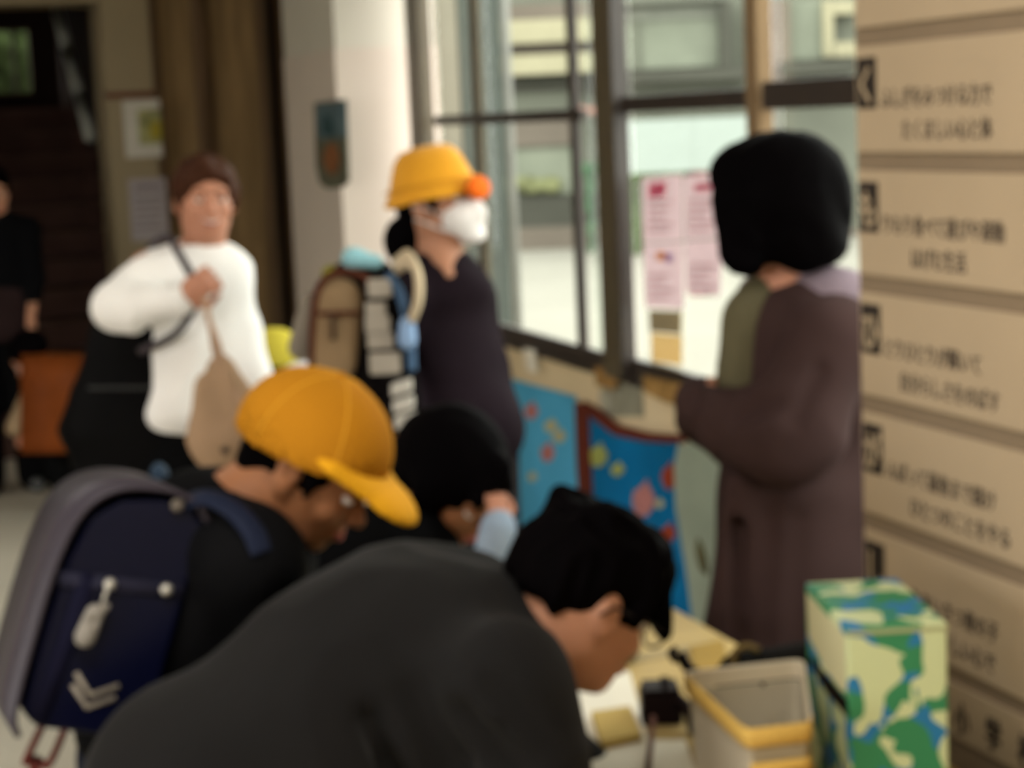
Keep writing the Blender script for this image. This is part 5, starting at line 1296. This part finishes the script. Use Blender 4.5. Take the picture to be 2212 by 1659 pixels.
def tub():
    m_t = mat('cream_plastic', (.46, .41, .31), .45, .04); m_in = mat('tub_rim_white', (.62, .54, .40), .45, .04); m_y = mat('yellow_band', (.62, .40, .10), .5, .08)
    A, B, Cc, Dd = (P(1470, 1462, 2.68), P(1738, 1448, 2.72), P(1756, 1602, 2.42), P(1612, 1618, 2.40))
    zt = .862
    pts = [np.array((q[0], q[1], 0)) for q in (A, B, Cc, Dd)]
    cen = sum(pts) / 4
    t = thing('tub', (cen[0], cen[1], TZ), 'cream plastic tub with a yellow band around its rim beside the patterned box', 'tub')
    def ring(f, z, rr=.18):
        out = []
        for i in range(4):
            p0, p1, p2 = pts[i - 1], pts[i], pts[(i + 1) % 4]
            a = p1 + (p0 - p1) * rr * .6; b = p1 + (p2 - p1) * rr * .6
            for k in range(5):
                u = k / 4; q = a * (1 - u) ** 2 + 2 * p1 * u * (1 - u) + b * u * u
                out.append(cen + (q - cen) * f + np.array((0, 0, z)))
        return out
    def shell(rings, name, m, closeb=False):
        V = [p for r in rings for p in r]; n = len(rings[0]); Fc = []
        for i in range(len(rings) - 1):
            for k in range(n): k2 = (k + 1) % n; Fc.append((i * n + k, i * n + k2, (i + 1) * n + k2, (i + 1) * n + k))
        if closeb: Fc += [tuple(range(n))[::-1], tuple(range((len(rings) - 1) * n, len(rings) * n))]
        return mesh_obj(name, V, Fc, m, t, False)
    shell([ring(.86, .001 + TZ), ring(.95, zt - .03), ring(.955, zt - .028), ring(.935, zt - .026), ring(.85, TZ + .006)], 'wall', m_t, True)
    shell([ring(.935, zt - .024), ring(.965, zt - .024), ring(1.0, zt - .006), ring(1.0, zt), ring(.95, zt), ring(.935, zt - .024)], 'rim', m_in)
    yb = [ring(1.002, zt - .024), ring(1.015, zt - .022), ring(1.02, zt + .001), ring(.992, zt + .003), ring(1.0015, zt)]
    # yellow band only on the near and left sides of the rim
    idx = [i for i in list(range(10, 20)) + [0, 1, 2]]
    V = []; Fc = []
    for r in yb: V += [r[i] for i in idx]
    n = len(idx)
    for i in range(len(yb)):
        j = (i + 1) % len(yb)
        for k in range(n - 1): Fc.append((i * n + k, i * n + k + 1, j * n + k + 1, j * n + k))
    mesh_obj('yellow_band', V, Fc, m_y, t, True)
    low = [[q - np.array((0, 0, .045)) for q in r] for r in (ring(.975, zt), ring(.985, zt), ring(.985, zt - .022), ring(.965, zt - .022))]
    V = []; Fc = []
    for r in low: V += [r[i] for i in range(9, 17)]
    n = 8
    for i in range(4):
        j = (i + 1) % 4
        for k in range(n - 1): Fc.append((i * n + k, i * n + k + 1, j * n + k + 1, j * n + k))
    mesh_obj('lower_band', V, Fc, m_y, t, True)
    q = P(1648, 1478, 2.66); blob('rim_hole', [ell(q, (.004, .006, .004))], .002, mat('dark_hole', (.05, .04, .03)), t)
    # black pouch behind the tub
    c = P(1650, 1430, 2.85); o = thing('pouch', (c[0], c[1], TZ), 'black pouch lying on the table behind the white tub', 'pouch')
    blob('bag', [con(P(1600, 1460, 2.88), P(1740, 1450, 2.90), .040, .045, k=.03), con(P(1610, 1500, 2.88), P(1740, 1500, 2.9), .04, .045, k=.03), cut((0, 0, TZ + .001), (0, 0, -1))], .006, mat('black_pouch', (.008, .007, .006), .7), o, wr=(.006, 12, (1, 1, 1)))
    v, f = tube_vf(spline([P(1590, 1450, 2.86), P(1585, 1415, 2.86), P(1610, 1396, 2.86), P(1640, 1405, 2.86)]), .006, 8); mesh_obj('loop', v, f, mat('olive_loop', (.16, .11, .04), .6), o, True)
    sc = thing('scissors', on_table(1500, 1465), 'black-handled scissors leaning on the left rim corner of the white tub', 'scissors')
    v, f = tube_vf(spline([P(1468, 1412, 2.74), P(1485, 1440, 2.73), P(1512, 1462, 2.72)]), .0085, 8); mesh_obj('handle', v, f, mat('black_plastic', (.01, .006, .006)), sc, True)
    v, f = tube_vf([P(1512, 1462, 2.72), P(1550, 1520, 2.66), P(1570, 1600, 2.60)], .004, 6, flat=(np.array((0, 1., 0)), .3)); mesh_obj('blade', v, f, mat('steel', (.4, .4, .4), .3, metallic=.9), sc, True)
    v, f = tube_vf(spline([P(1462, 1400, 2.75), P(1450, 1412, 2.75), P(1462, 1428, 2.74)]), .006, 8); mesh_obj('finger_loop', v, f, mat('black_plastic', (.01, .006, .006)), sc, True)
tub()
def pbox():
    m_c = camo_mat()
    FL = P(1830, 1358, 2.50); FR = P(2046, 1346, 2.508); BL = P(1745, 1256, 2.757)
    zt = (FL[2] + FR[2] + BL[2]) / 3
    ax = FR - FL; ax[2] = 0; W = np.linalg.norm(ax); ax /= W
    ay = np.cross(ZD, ax); Dp = (BL - FL) @ ay; sk = (BL - FL) @ ax
    ay2 = (ay * Dp + ax * sk); ay2[2] = 0; L = np.linalg.norm(ay2); ay2 /= L
    ay2 = ay                                         # square carton
    o = np.array((FL[0], FL[1], 0))
    t = thing('carton', o + ax * W / 2 + ay2 * L / 2 + np.array((0, 0, TZ)), 'tall carton box wrapped in blue, green and cream patterned paper with a dark slot', 'box')
    v, f = box_vf(o, ax, ay2, ZD, 0, W, 0, L, TZ, zt, .004); mesh_obj('body', v, f, m_c, t)
    # plain pale label panel and the dark slot on its left side
    m_l = mat('khaki_paper', (.62, .58, .34), .7, .05)
    pan = [(L * .05, zt - TZ - .012), (L * .93, zt - TZ - .014), (L * .80, zt - TZ - .085), (L * .35, zt - TZ - .105), (L * .10, zt - TZ - .075)]
    pan = [(.012, zt - .012), (L - .012, zt - .012), (L - .020, zt - .075), (L * .5, zt - .094), (.035, zt - .096), (.012, zt - .090)]
    v, f = prism_vf(pan, o, ay2, ZD, -ax, .0012, back=.0003); mesh_obj('pale_panel', v, f, m_l, t)
    slot = [(.005, zt - .100), (L * .9, zt - .101), (L * .92, zt - .112), (L * .5, zt - .126), (.005, zt - .123)]
    v, f = prism_vf(slot, o, ay2, ZD, -ax, .0012, back=.0003); mesh_obj('slot', v, f, mat('slot_black', (.012, .008, .006), .8), t)
    v, f = box_vf(o, ax, ay2, ZD, -.0008, W + .0008, -.0012, .0, zt - .010, zt - .004); mesh_obj('lid_edge', v, f, mat('lid_edge_cream', (.42, .44, .24)), t)
pbox()
